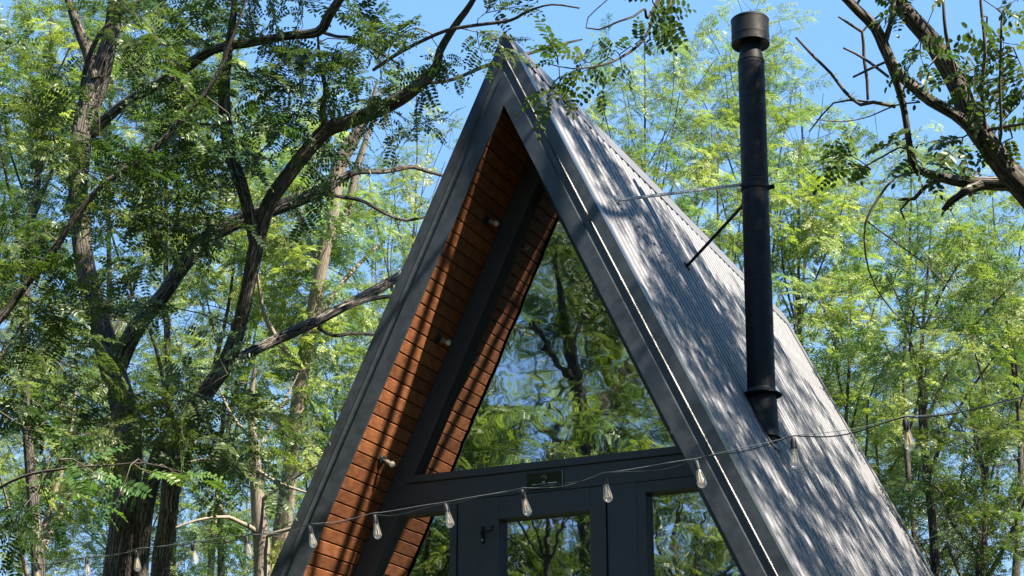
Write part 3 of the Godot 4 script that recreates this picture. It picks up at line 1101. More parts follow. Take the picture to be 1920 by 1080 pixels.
func build_trees() -> void:
	grow("locust_tree", "gnarled dark many-stemmed locust tree with heavy spreading limbs beside the left eaves of the cabin", [
		[PackedVector3Array([Vector3(-3.35, 2.00, -0.18), Vector3(-3.38, 2.96, -0.18), Vector3(-3.40, 3.91, -0.18), Vector3(-3.33, 4.42, -0.13), Vector3(-3.30, 4.84, -0.09), Vector3(-3.34, 5.18, -0.06), Vector3(-3.44, 5.53, 0.01), Vector3(-3.54, 5.88, 0.08), Vector3(-3.64, 6.23, 0.15), Vector3(-3.71, 6.64, 0.22), Vector3(-3.74, 7.04, 0.28), Vector3(-3.67, 7.37, 0.38), Vector3(-3.66, 7.66, 0.37), Vector3(-3.60, 7.96, 0.34), Vector3(-3.50, 8.17, 0.38), Vector3(-3.42, 8.37, 0.42), Vector3(-3.35, 8.63, 0.49), Vector3(-3.28, 8.96, 0.59), Vector3(-3.11, 9.42, 0.69), Vector3(-2.94, 9.80, 1.00)]), PackedFloat32Array([0.152, 0.122, 0.106, 0.100, 0.101, 0.098, 0.092, 0.085, 0.079, 0.079, 0.083, 0.091, 0.095, 0.103, 0.081, 0.066, 0.063, 0.051, 0.031, 0.004])],
		[PackedVector3Array([Vector3(-3.56, 7.98, 0.39), Vector3(-3.62, 8.21, 0.45), Vector3(-3.66, 8.37, 0.53), Vector3(-3.69, 8.54, 0.62), Vector3(-3.70, 8.79, 0.72), Vector3(-3.52, 9.25, 0.82), Vector3(-3.35, 9.64, 1.12)]), PackedFloat32Array([0.062, 0.051, 0.044, 0.037, 0.029, 0.018, 0.004])],
		[PackedVector3Array([Vector3(-3.62, 7.70, 0.49), Vector3(-3.47, 7.96, 0.64), Vector3(-3.27, 8.17, 0.74), Vector3(-3.06, 8.35, 0.71), Vector3(-2.91, 8.44, 0.68)]), PackedFloat32Array([0.018, 0.022, 0.020, 0.016, 0.011])],
		[PackedVector3Array([Vector3(-2.86, 2.00, -0.07), Vector3(-2.89, 2.93, -0.07), Vector3(-2.91, 3.86, -0.07), Vector3(-2.78, 4.34, 0.05), Vector3(-2.73, 4.69, 0.11), Vector3(-2.64, 4.97, 0.12), Vector3(-2.45, 5.22, 0.13), Vector3(-2.28, 5.43, 0.13), Vector3(-2.16, 5.68, 0.17), Vector3(-2.06, 5.93, 0.23), Vector3(-1.97, 6.19, 0.29), Vector3(-1.90, 6.38, 0.33), Vector3(-1.81, 6.58, 0.36), Vector3(-1.65, 6.77, 0.37), Vector3(-1.49, 6.95, 0.36), Vector3(-1.33, 7.10, 0.35), Vector3(-1.13, 7.11, 0.38), Vector3(-0.90, 7.14, 0.40), Vector3(-0.66, 7.19, 0.42), Vector3(-0.45, 7.26, 0.47), Vector3(-0.34, 7.36, 0.46), Vector3(-0.26, 7.43, 0.56), Vector3(-0.09, 7.56, 0.65), Vector3(0.07, 7.65, 0.73), Vector3(0.22, 7.78, 0.83), Vector3(0.36, 8.17, 0.92), Vector3(0.49, 8.49, 1.22)]), PackedFloat32Array([0.110, 0.088, 0.077, 0.073, 0.070, 0.074, 0.074, 0.074, 0.064, 0.057, 0.064, 0.064, 0.061, 0.061, 0.064, 0.064, 0.057, 0.056, 0.056, 0.052, 0.042, 0.032, 0.027, 0.022, 0.016, 0.010, 0.004])],
		[PackedVector3Array([Vector3(-3.25, 2.00, -0.33), Vector3(-3.27, 2.97, -0.33), Vector3(-3.30, 3.93, -0.33), Vector3(-3.22, 4.32, -0.22), Vector3(-3.05, 4.63, -0.06), Vector3(-2.84, 4.90, 0.07), Vector3(-2.67, 5.02, 0.09)]), PackedFloat32Array([0.109, 0.087, 0.076, 0.072, 0.068, 0.061, 0.051])],
		[PackedVector3Array([Vector3(-3.42, 5.51, -0.01), Vector3(-3.23, 5.74, 0.11), Vector3(-3.08, 5.93, 0.12), Vector3(-2.93, 6.08, 0.11), Vector3(-2.85, 6.29, 0.04), Vector3(-2.69, 6.47, 0.03), Vector3(-2.52, 6.60, 0.00), Vector3(-2.39, 6.72, -0.13), Vector3(-2.20, 6.78, -0.19), Vector3(-2.07, 6.88, -0.33), Vector3(-1.89, 7.01, -0.48), Vector3(-1.81, 7.19, -0.68), Vector3(-1.73, 7.28, -0.80), Vector3(-1.62, 7.36, -1.05), Vector3(-1.50, 7.48, -1.30), Vector3(-1.46, 7.52, -1.53), Vector3(-1.40, 7.56, -1.79)]), PackedFloat32Array([0.053, 0.070, 0.066, 0.066, 0.067, 0.070, 0.070, 0.067, 0.064, 0.057, 0.050, 0.037, 0.026, 0.022, 0.021, 0.017, 0.014])],
		[PackedVector3Array([Vector3(-1.90, 7.00, -0.48), Vector3(-1.82, 7.01, -0.63), Vector3(-1.73, 7.05, -0.89), Vector3(-1.67, 7.03, -1.16), Vector3(-1.61, 7.05, -1.42), Vector3(-1.51, 7.16, -1.66)]), PackedFloat32Array([0.018, 0.016, 0.017, 0.015, 0.013, 0.009])],
		[PackedVector3Array([Vector3(-1.95, 6.23, 0.29), Vector3(-1.93, 6.40, 0.41), Vector3(-1.91, 6.54, 0.52), Vector3(-1.93, 6.69, 0.59), Vector3(-1.96, 6.84, 0.66), Vector3(-1.97, 7.03, 0.74), Vector3(-1.96, 7.22, 0.81), Vector3(-1.93, 7.41, 0.87), Vector3(-1.88, 7.60, 0.92), Vector3(-1.81, 7.83, 0.98), Vector3(-1.74, 8.09, 1.05), Vector3(-1.58, 8.51, 1.14), Vector3(-1.43, 8.85, 1.44)]), PackedFloat32Array([0.050, 0.047, 0.047, 0.050, 0.050, 0.048, 0.047, 0.042, 0.037, 0.027, 0.020, 0.012, 0.004])],
		[PackedVector3Array([Vector3(-2.28, 5.39, 0.12), Vector3(-2.28, 5.46, 0.03), Vector3(-2.17, 5.58, -0.09), Vector3(-2.07, 5.74, -0.31), Vector3(-1.96, 5.84, -0.44), Vector3(-1.90, 5.98, -0.65), Vector3(-1.82, 6.14, -0.86), Vector3(-1.76, 6.34, -1.16), Vector3(-1.72, 6.54, -1.45), Vector3(-1.68, 6.75, -1.74)]), PackedFloat32Array([0.044, 0.048, 0.046, 0.047, 0.045, 0.043, 0.045, 0.048, 0.041, 0.031])],
		[PackedVector3Array([Vector3(-1.90, 5.91, -0.56), Vector3(-1.77, 6.04, -0.69), Vector3(-1.66, 6.18, -0.92), Vector3(-1.59, 6.27, -1.15)]), PackedFloat32Array([0.025, 0.023, 0.022, 0.017])],
		[PackedVector3Array([Vector3(-1.91, 5.87, -0.57), Vector3(-1.86, 5.84, -0.72), Vector3(-1.82, 5.92, -0.95), Vector3(-1.74, 5.97, -1.20)]), PackedFloat32Array([0.018, 0.016, 0.014, 0.011])],
		[PackedVector3Array([Vector3(-1.34, 7.10, 0.35), Vector3(-1.29, 7.21, 0.49), Vector3(-1.20, 7.29, 0.60), Vector3(-1.21, 7.49, 0.68), Vector3(-1.14, 7.69, 0.85)]), PackedFloat32Array([0.034, 0.025, 0.020, 0.012, 0.007])],
		[PackedVector3Array([Vector3(-3.65, 7.47, 0.35), Vector3(-3.44, 7.61, 0.37), Vector3(-3.10, 7.68, 0.47), Vector3(-2.72, 7.66, 0.63), Vector3(-2.42, 7.68, 0.73), Vector3(-2.08, 7.72, 0.83), Vector3(-1.71, 7.68, 0.87), Vector3(-1.40, 7.68, 0.84), Vector3(-1.14, 7.66, 0.83), Vector3(-1.01, 7.72, 0.91), Vector3(-0.86, 7.80, 0.99), Vector3(-0.71, 7.91, 1.08), Vector3(-0.56, 8.32, 1.17), Vector3(-0.42, 8.64, 1.47)]), PackedFloat32Array([0.057, 0.053, 0.047, 0.045, 0.045, 0.037, 0.035, 0.035, 0.036, 0.036, 0.032, 0.026, 0.015, 0.004])],
		[PackedVector3Array([Vector3(-1.12, 7.66, 0.82), Vector3(-0.98, 7.58, 0.84), Vector3(-0.83, 7.52, 0.87), Vector3(-0.68, 7.42, 0.87), Vector3(-0.56, 7.32, 0.89), Vector3(-0.41, 7.20, 0.89)]), PackedFloat32Array([0.015, 0.013, 0.013, 0.013, 0.011, 0.006])],
		[PackedVector3Array([Vector3(-0.63, 7.21, 0.88), Vector3(-0.41, 7.20, 1.01), Vector3(-0.15, 7.20, 1.12), Vector3(0.18, 7.14, 1.30), Vector3(0.45, 7.08, 1.38), Vector3(0.73, 7.01, 1.46), Vector3(0.92, 6.97, 1.59), Vector3(1.10, 6.96, 1.62), Vector3(1.29, 6.89, 1.62)]), PackedFloat32Array([0.013, 0.014, 0.014, 0.014, 0.013, 0.012, 0.009, 0.007, 0.006])],
		[PackedVector3Array([Vector3(-0.45, 7.25, 0.46), Vector3(-0.49, 7.55, -0.10), Vector3(-0.53, 7.91, -0.65), Vector3(-0.51, 8.21, -1.12), Vector3(-0.48, 8.50, -1.61), Vector3(-0.44, 8.74, -2.00), Vector3(-0.36, 8.98, -2.41)]), PackedFloat32Array([0.013, 0.014, 0.016, 0.017, 0.015, 0.014, 0.008])]],
		[[Vector3(-2.28, 7.75, 1.17), Vector3(0.60, 0.28, 0.54), 9], [Vector3(-1.56, 7.49, 0.73), Vector3(0.40, 0.36, 0.40), 6], [Vector3(-2.39, 6.31, 1.12), Vector3(0.51, 0.39, 0.46), 12], [Vector3(-3.13, 6.54, 1.32), Vector3(0.32, 0.44, 0.40), 5], [Vector3(-2.21, 7.03, 0.85), Vector3(0.44, 0.32, 0.40), 7], [Vector3(-2.44, 5.06, 0.65), Vector3(0.66, 0.23, 0.60), 11], [Vector3(-3.19, 5.24, 1.07), Vector3(0.43, 0.43, 0.40), 7], [Vector3(-2.05, 4.84, 0.38), Vector3(0.43, 0.27, 0.40), 7], [Vector3(-2.88, 4.74, 0.85), Vector3(0.35, 0.19, 0.40), 3], [Vector3(-1.02, 7.78, 0.71), Vector3(0.32, 0.16, 0.40), 2], [Vector3(-0.67, 7.18, 0.89), Vector3(0.42, 0.15, 0.40), 4], [Vector3(-1.63, 7.16, 0.28), Vector3(0.17, 0.12, 0.40), 2], [Vector3(-0.69, 7.22, 0.21), Vector3(0.20, 0.10, 0.40), 2], [Vector3(-0.07, 7.16, 1.19), Vector3(0.30, 0.15, 0.40), 2], [Vector3(0.42, 7.15, 1.43), Vector3(0.21, 0.08, 0.40), 2], [Vector3(-1.64, 7.90, 0.93), Vector3(0.44, 0.16, 0.40), 4], [Vector3(-2.91, 5.69, 1.23), Vector3(0.31, 0.23, 0.40), 2], [Vector3(-1.18, 7.56, 0.58), Vector3(0.24, 0.16, 0.40), 2], [Vector3(-1.45, 7.26, 0.58), Vector3(0.20, 0.20, 0.40), 2], [Vector3(-3.17, 7.48, 1.59), Vector3(0.24, 0.44, 0.40), 3], [Vector3(-2.62, 6.87, 1.33), Vector3(0.28, 0.24, 0.40), 2], [Vector3(-1.95, 6.61, 0.91), Vector3(0.28, 0.24, 0.40), 2], [Vector3(-1.78, 6.93, 0.02), Vector3(0.25, 0.17, 0.40), 2], [Vector3(-2.61, 5.75, 0.89), Vector3(0.32, 0.24, 0.40), 2], [Vector3(-3.02, 9.31, 0.84), Vector3(0.66, 0.48, 0.59), 8], [Vector3(-1.59, 8.47, 1.13), Vector3(0.44, 0.36, 0.40), 4], [Vector3(-0.60, 8.33, 1.08), Vector3(0.43, 0.35, 0.40), 4], [Vector3(0.32, 8.10, 0.91), Vector3(0.38, 0.27, 0.40), 3]],
		{"sprays": near_sprays, "per": 3, "color": Color(0.105, 0.150, 0.062), "spread": 0.16, "vary": 0.3, "scale": 1.0, "step": 0.08})
	grow("locust_tree", "slim dark locust limb leaning in from the left edge across the lit trunk", [
		[PackedVector3Array([Vector3(-3.82, 2.00, 2.25), Vector3(-3.85, 2.78, 2.25), Vector3(-3.87, 3.56, 2.25), Vector3(-3.77, 4.05, 2.16), Vector3(-3.59, 4.54, 2.03), Vector3(-3.36, 5.00, 1.88), Vector3(-3.12, 5.42, 1.70), Vector3(-2.96, 5.61, 1.69), Vector3(-2.81, 5.77, 1.69), Vector3(-2.67, 5.93, 1.68), Vector3(-2.50, 6.14, 1.69), Vector3(-2.34, 6.30, 1.68), Vector3(-2.21, 6.39, 1.65), Vector3(-2.07, 6.47, 1.62), Vector3(-1.91, 6.60, 1.59), Vector3(-1.72, 6.79, 1.58), Vector3(-1.59, 6.91, 1.57), Vector3(-1.49, 7.04, 1.57), Vector3(-1.39, 7.22, 1.60), Vector3(-1.28, 7.43, 1.63), Vector3(-1.19, 7.64, 1.67)]), PackedFloat32Array([0.087, 0.070, 0.061, 0.058, 0.048, 0.038, 0.029, 0.027, 0.025, 0.022, 0.021, 0.021, 0.021, 0.021, 0.021, 0.019, 0.016, 0.014, 0.012, 0.009, 0.005])]],
		[[Vector3(-2.21, 6.25, 1.84), Vector3(0.30, 0.18, 0.40), 2], [Vector3(-1.52, 6.82, 1.62), Vector3(0.19, 0.19, 0.40), 2], [Vector3(-2.72, 5.80, 1.78), Vector3(0.22, 0.19, 0.40), 2], [Vector3(-2.90, 5.56, 1.64), Vector3(0.45, 0.30, 0.41), 5], [Vector3(-3.07, 6.05, 1.69), Vector3(0.27, 0.31, 0.40), 2], [Vector3(-1.77, 6.93, 1.66), Vector3(0.34, 0.23, 0.40), 2], [Vector3(-2.68, 4.65, 1.77), Vector3(0.43, 0.18, 0.40), 2], [Vector3(-2.22, 3.85, 2.41), Vector3(0.20, 0.26, 0.40), 2]],
		{"sprays": near_sprays, "per": 3, "color": Color(0.070, 0.120, 0.030), "spread": 0.16, "vary": 0.3, "scale": 1.0, "step": 0.08})
	grow("locust_twig", "low twig with bright fern-like leaves crossing before the dark stems", [
		[PackedVector3Array([Vector3(-1.13, 3.28, 4.14), Vector3(-0.63, 3.47, 4.21), Vector3(-0.25, 3.48, 4.28), Vector3(-0.01, 3.47, 4.28), Vector3(0.18, 3.47, 4.24), Vector3(0.36, 3.42, 4.20)]), PackedFloat32Array([0.013, 0.008, 0.006, 0.004, 0.004, 0.002])]],
		[[Vector3(-0.41, 3.44, 4.28), Vector3(0.10, 0.02, 0.40), 2], [Vector3(-0.15, 3.47, 4.29), Vector3(0.10, 0.01, 0.40), 2], [Vector3(0.06, 3.47, 4.25), Vector3(0.12, 0.01, 0.40), 2], [Vector3(0.24, 3.45, 4.21), Vector3(0.10, 0.02, 0.40), 2]],
		{"sprays": fern_sprays, "per": 1, "color": Color(0.120, 0.220, 0.050), "spread": 0.02, "vary": 0.3, "scale": 1.0, "step": 0.08, "group": "low locust twigs"})
	grow("locust_tree", "near locust limbs with bare snags and large leaflets in the top right corner", [
		[PackedVector3Array([Vector3(4.79, 2.00, 2.52), Vector3(4.77, 2.44, 2.52), Vector3(4.74, 2.87, 2.52), Vector3(4.55, 3.54, 2.99), Vector3(4.35, 4.02, 3.39), Vector3(4.15, 4.30, 3.71), Vector3(4.08, 4.39, 3.78), Vector3(4.02, 4.50, 3.85), Vector3(3.97, 4.60, 3.91), Vector3(3.95, 4.70, 3.97), Vector3(3.91, 4.81, 4.02), Vector3(3.87, 4.90, 4.08), Vector3(3.82, 4.97, 4.13), Vector3(3.77, 5.05, 4.19), Vector3(3.73, 5.16, 4.25), Vector3(3.72, 5.47, 4.38), Vector3(3.77, 5.82, 4.49)]), PackedFloat32Array([0.169, 0.135, 0.118, 0.092, 0.074, 0.058, 0.051, 0.046, 0.044, 0.040, 0.039, 0.037, 0.035, 0.033, 0.028, 0.017, 0.002])],
		[PackedVector3Array([Vector3(4.02, 4.48, 3.84), Vector3(3.98, 4.53, 3.94), Vector3(3.93, 4.57, 4.04), Vector3(3.85, 4.62, 4.10), Vector3(3.79, 4.68, 4.15), Vector3(3.74, 4.74, 4.19), Vector3(3.71, 4.83, 4.24), Vector3(3.69, 4.90, 4.28), Vector3(3.64, 4.96, 4.33), Vector3(3.60, 5.01, 4.37), Vector3(3.56, 5.09, 4.42), Vector3(3.55, 5.39, 4.54), Vector3(3.60, 5.74, 4.65)]), PackedFloat32Array([0.025, 0.023, 0.023, 0.022, 0.022, 0.021, 0.023, 0.023, 0.021, 0.019, 0.017, 0.010, 0.002])],
		[PackedVector3Array([Vector3(3.72, 4.78, 4.22), Vector3(3.73, 4.70, 4.13), Vector3(3.73, 4.63, 4.04), Vector3(3.73, 4.52, 4.00), Vector3(3.72, 4.46, 3.91), Vector3(3.73, 4.42, 3.84)]), PackedFloat32Array([0.019, 0.016, 0.014, 0.013, 0.017, 0.013])],
		[PackedVector3Array([Vector3(3.72, 4.85, 4.25), Vector3(3.75, 4.92, 4.26), Vector3(3.77, 5.00, 4.28), Vector3(3.79, 5.09, 4.31), Vector3(3.78, 5.39, 4.43), Vector3(3.83, 5.74, 4.54)]), PackedFloat32Array([0.013, 0.012, 0.011, 0.010, 0.006, 0.002])],
		[PackedVector3Array([Vector3(4.16, 4.30, 3.71), Vector3(4.10, 4.36, 3.70), Vector3(4.01, 4.38, 3.70), Vector3(3.90, 4.41, 3.69), Vector3(3.79, 4.45, 3.70), Vector3(3.70, 4.50, 3.71), Vector3(3.66, 4.56, 3.69)]), PackedFloat32Array([0.038, 0.036, 0.032, 0.029, 0.023, 0.015, 0.007])],
		[PackedVector3Array([Vector3(3.96, 4.38, 3.71), Vector3(3.89, 4.35, 3.74), Vector3(3.83, 4.31, 3.75), Vector3(3.80, 4.28, 3.75)]), PackedFloat32Array([0.025, 0.019, 0.015, 0.011]), true],
		[PackedVector3Array([Vector3(3.78, 4.44, 3.70), Vector3(3.73, 4.41, 3.72), Vector3(3.68, 4.36, 3.73), Vector3(3.62, 4.36, 3.75)]), PackedFloat32Array([0.012, 0.010, 0.009, 0.007]), true],
		[PackedVector3Array([Vector3(3.66, 4.36, 3.73), Vector3(3.62, 4.32, 3.73), Vector3(3.63, 4.28, 3.71)]), PackedFloat32Array([0.006, 0.005, 0.004]), true],
		[PackedVector3Array([Vector3(3.70, 4.64, 4.06), Vector3(3.62, 4.66, 4.10), Vector3(3.57, 4.65, 4.12), Vector3(3.52, 4.70, 4.17), Vector3(3.48, 4.77, 4.21), Vector3(3.43, 4.83, 4.26), Vector3(3.37, 4.91, 4.32)]), PackedFloat32Array([0.008, 0.008, 0.008, 0.008, 0.007, 0.007, 0.005]), true],
		[PackedVector3Array([Vector3(3.60, 4.67, 4.11), Vector3(3.61, 4.74, 4.14), Vector3(3.61, 4.83, 4.17), Vector3(3.62, 4.93, 4.21), Vector3(3.58, 4.96, 4.24), Vector3(3.54, 4.99, 4.27)]), PackedFloat32Array([0.006, 0.007, 0.007, 0.007, 0.006, 0.004]), true],
		[PackedVector3Array([Vector3(3.62, 4.93, 4.21), Vector3(3.65, 4.96, 4.21), Vector3(3.70, 5.00, 4.20)]), PackedFloat32Array([0.005, 0.005, 0.004]), true],
		[PackedVector3Array([Vector3(3.71, 4.71, 4.20), Vector3(3.64, 4.79, 4.20), Vector3(3.58, 4.85, 4.19), Vector3(3.54, 4.87, 4.22)]), PackedFloat32Array([0.006, 0.006, 0.005, 0.004]), true],
		[PackedVector3Array([Vector3(3.71, 4.77, 4.22), Vector3(3.64, 4.74, 4.24), Vector3(3.58, 4.71, 4.26)]), PackedFloat32Array([0.006, 0.006, 0.005]), true],
		[PackedVector3Array([Vector3(3.62, 4.66, 4.10), Vector3(3.52, 4.69, 4.10), Vector3(3.45, 4.70, 4.08), Vector3(3.40, 4.65, 4.09), Vector3(3.34, 4.59, 4.08)]), PackedFloat32Array([0.005, 0.005, 0.004, 0.004, 0.003]), true],
		[PackedVector3Array([Vector3(3.79, 4.66, 4.02), Vector3(3.68, 4.69, 3.97), Vector3(3.56, 4.69, 3.91), Vector3(3.45, 4.67, 3.95), Vector3(3.35, 4.68, 4.00)]), PackedFloat32Array([0.004, 0.004, 0.003, 0.003, 0.002]), true],
		[PackedVector3Array([Vector3(3.71, 4.47, 3.75), Vector3(3.62, 4.45, 3.78), Vector3(3.54, 4.36, 3.79), Vector3(3.48, 4.27, 3.78), Vector3(3.46, 4.14, 3.74), Vector3(3.48, 4.01, 3.68), Vector3(3.56, 3.88, 3.59), Vector3(3.66, 3.84, 3.53)]), PackedFloat32Array([0.006, 0.005, 0.005, 0.004, 0.004, 0.003, 0.003, 0.002]), true],
		[PackedVector3Array([Vector3(3.48, 4.28, 3.78), Vector3(3.56, 4.23, 3.60), Vector3(3.66, 4.16, 3.42), Vector3(3.76, 4.03, 3.32)]), PackedFloat32Array([0.004, 0.003, 0.003, 0.002]), true],
		[PackedVector3Array([Vector3(4.02, 4.50, 3.85), Vector3(4.04, 4.64, 4.01), Vector3(4.08, 4.82, 4.07), Vector3(4.09, 5.00, 4.13), Vector3(4.11, 5.09, 4.16), Vector3(4.10, 5.39, 4.28), Vector3(4.15, 5.74, 4.40)]), PackedFloat32Array([0.009, 0.008, 0.007, 0.006, 0.005, 0.003, 0.002])],
		[PackedVector3Array([Vector3(3.94, 4.71, 3.97), Vector3(3.96, 4.83, 4.25), Vector3(3.97, 4.99, 4.31), Vector3(3.96, 5.29, 4.43), Vector3(4.01, 5.64, 4.54)]), PackedFloat32Array([0.011, 0.008, 0.006, 0.004, 0.002])],
		[PackedVector3Array([Vector3(3.99, 4.59, 3.90), Vector3(4.09, 4.42, 4.02), Vector3(4.14, 4.61, 4.19), Vector3(4.18, 4.83, 4.26)]), PackedFloat32Array([0.008, 0.007, 0.005, 0.005])],
		[PackedVector3Array([Vector3(4.02, 4.55, 3.87), Vector3(4.12, 4.48, 4.03), Vector3(4.21, 4.45, 4.09)]), PackedFloat32Array([0.008, 0.007, 0.005])]],
		[[Vector3(4.18, 4.81, 4.14), Vector3(0.11, 0.15, 0.40), 2], [Vector3(4.00, 4.91, 4.26), Vector3(0.13, 0.06, 0.40), 2], [Vector3(4.07, 4.62, 3.99), Vector3(0.11, 0.11, 0.40), 2], [Vector3(3.87, 4.69, 4.23), Vector3(0.11, 0.06, 0.40), 2], [Vector3(3.56, 4.45, 3.88), Vector3(0.10, 0.08, 0.40), 2], [Vector3(3.73, 4.47, 3.97), Vector3(0.12, 0.08, 0.40), 2], [Vector3(3.93, 4.48, 3.88), Vector3(0.13, 0.07, 0.40), 2], [Vector3(4.20, 4.65, 4.07), Vector3(0.06, 0.13, 0.40), 2], [Vector3(4.04, 4.78, 4.07), Vector3(0.11, 0.09, 0.40), 2], [Vector3(3.81, 4.92, 4.24), Vector3(0.11, 0.09, 0.40), 2], [Vector3(4.12, 4.40, 3.88), Vector3(0.06, 0.09, 0.40), 2], [Vector3(3.76, 5.41, 4.45), Vector3(0.24, 0.19, 0.40), 3], [Vector3(4.08, 5.31, 4.38), Vector3(0.23, 0.19, 0.40), 3]],
		{"sprays": few_sprays, "per": 2, "color": Color(0.105, 0.150, 0.060), "spread": 0.1, "vary": 0.3, "scale": 0.82, "step": 0.08})
	grow("locust_tree", "locust out of the picture at the right with a spray hanging before the ridge", [
		[PackedVector3Array([Vector3(4.60, 1.90, 1.45), Vector3(4.50, 4.50, 1.43), Vector3(4.45, 8.00, 1.41), Vector3(4.45, 10.60, 1.41), Vector3(4.35, 13.00, 1.40), Vector3(4.20, 15.00, 1.30)]), PackedFloat32Array([0.130, 0.095, 0.065, 0.050, 0.035, 0.015])],
		[PackedVector3Array([Vector3(4.42, 9.50, 1.30), Vector3(3.40, 10.40, 0.90), Vector3(2.20, 11.00, 0.50), Vector3(1.20, 11.40, 0.20)]), PackedFloat32Array([0.050, 0.040, 0.030, 0.010])],
		[PackedVector3Array([Vector3(4.45, 10.20, 1.30), Vector3(5.20, 11.50, 0.60), Vector3(5.60, 12.60, -0.20)]), PackedFloat32Array([0.050, 0.040, 0.020])],
		[PackedVector3Array([Vector3(4.43, 9.80, 1.30), Vector3(3.60, 10.60, 2.20), Vector3(2.60, 11.30, 3.00)]), PackedFloat32Array([0.045, 0.035, 0.015])]],
		[[Vector3(4.10, 11.82, 0.70), Vector3(1.00, 0.85, 1.00), 11], [Vector3(4.90, 11.18, 0.10), Vector3(0.90, 0.77, 0.90), 9], [Vector3(5.70, 10.54, 0.50), Vector3(0.90, 0.77, 0.90), 9], [Vector3(6.87, 10.16, 0.70), Vector3(0.80, 0.68, 0.80), 8], [Vector3(2.54, 12.28, 1.20), Vector3(1.40, 1.19, 1.40), 10], [Vector3(5.31, 12.22, -0.75), Vector3(0.50, 0.42, 0.50), 3], [Vector3(5.92, 11.94, -0.55), Vector3(0.50, 0.42, 0.50), 3], [Vector3(6.25, 11.30, -0.45), Vector3(0.50, 0.42, 0.50), 2]],
		{"sprays": mid_sprays, "per": 6, "color": Color(0.085, 0.130, 0.040), "spread": 0.34, "vary": 0.3, "scale": 1.35, "keep": clear_of_soffit, "step": 0.15})
	grow("locust_twig", "leafy twig hanging from above in front of the ridge top", [
		[PackedVector3Array([Vector3(3.42, 10.40, 0.92), Vector3(3.20, 9.90, 1.60), Vector3(2.17, 6.72, 2.08), Vector3(2.08, 6.39, 2.34), Vector3(2.07, 6.15, 2.48), Vector3(2.04, 6.02, 2.56), Vector3(1.97, 5.90, 2.67), Vector3(1.90, 5.81, 2.79), Vector3(1.79, 5.75, 2.93), Vector3(1.70, 5.75, 3.03)]), PackedFloat32Array([0.022, 0.018, 0.014, 0.011, 0.009, 0.008, 0.007, 0.006, 0.004, 0.003])],
		[PackedVector3Array([Vector3(3.20, 9.90, 1.60), Vector3(2.09, 6.72, 2.12), Vector3(2.02, 6.29, 2.45), Vector3(1.92, 6.18, 2.57), Vector3(1.81, 6.14, 2.60), Vector3(1.75, 6.15, 2.63), Vector3(1.77, 6.20, 2.65), Vector3(1.90, 6.31, 2.63)]), PackedFloat32Array([0.012, 0.010, 0.007, 0.006, 0.005, 0.005, 0.004, 0.003])]],
		[[Vector3(1.74, 5.75, 3.01), Vector3(0.09, 0.06, 0.15), 2], [Vector3(1.83, 5.87, 2.78), Vector3(0.12, 0.06, 0.15), 2], [Vector3(1.96, 5.98, 2.64), Vector3(0.08, 0.04, 0.12), 2], [Vector3(2.05, 6.29, 2.43), Vector3(0.08, 0.04, 0.12), 2]],
		{"sprays": few_sprays, "per": 2, "color": Color(0.085, 0.125, 0.045), "spread": 0.07, "vary": 0.3, "scale": 1.0, "step": 0.08, "group": "twigs hanging from overhead"})
	grow("locust_tree", "broad locust out of the picture right of the cabin whose crown dapples the metal roof", [
		[PackedVector3Array([Vector3(8.60, 2.00, -2.80), Vector3(8.30, 5.00, -2.80), Vector3(8.00, 8.00, -2.70), Vector3(7.60, 10.50, -2.60), Vector3(7.30, 12.50, -2.50), Vector3(7.00, 14.20, -2.30)]), PackedFloat32Array([0.170, 0.140, 0.110, 0.080, 0.050, 0.020])],
		[PackedVector3Array([Vector3(8.00, 8.00, -2.70), Vector3(6.90, 9.20, -3.40), Vector3(6.00, 10.20, -4.00)]), PackedFloat32Array([0.070, 0.050, 0.020])],
		[PackedVector3Array([Vector3(7.90, 8.80, -2.70), Vector3(6.80, 9.80, -1.80), Vector3(5.80, 10.80, -1.00)]), PackedFloat32Array([0.060, 0.045, 0.020])],
		[PackedVector3Array([Vector3(7.60, 10.50, -2.60), Vector3(8.80, 11.80, -3.00), Vector3(9.60, 12.50, -3.20)]), PackedFloat32Array([0.050, 0.030, 0.015])],
		[PackedVector3Array([Vector3(7.80, 9.40, -2.70), Vector3(7.60, 10.60, -4.00), Vector3(7.20, 11.60, -5.20)]), PackedFloat32Array([0.050, 0.040, 0.020])]],
		[[Vector3(6.31, 11.36, -0.80), Vector3(1.00, 0.85, 1.00), 13], [Vector3(7.11, 10.72, -0.30), Vector3(0.80, 0.68, 0.80), 7], [Vector3(5.89, 12.26, -1.00), Vector3(0.70, 0.59, 0.70), 5], [Vector3(7.20, 10.52, -1.90), Vector3(0.80, 0.68, 0.80), 8], [Vector3(7.95, 9.98, -0.80), Vector3(0.80, 0.68, 0.80), 7], [Vector3(8.05, 9.78, 0.60), Vector3(0.80, 0.68, 0.80), 8], [Vector3(6.73, 11.52, -2.90), Vector3(0.80, 0.68, 0.80), 5], [Vector3(5.75, 12.56, -2.40), Vector3(0.70, 0.59, 0.70), 3], [Vector3(7.35, 13.40, -1.50), Vector3(0.60, 0.51, 0.60), 3]],
		{"sprays": mid_sprays, "per": 6, "color": Color(0.085, 0.130, 0.040), "spread": 0.34, "vary": 0.3, "scale": 1.35, "keep": clear_of_soffit, "step": 0.15})
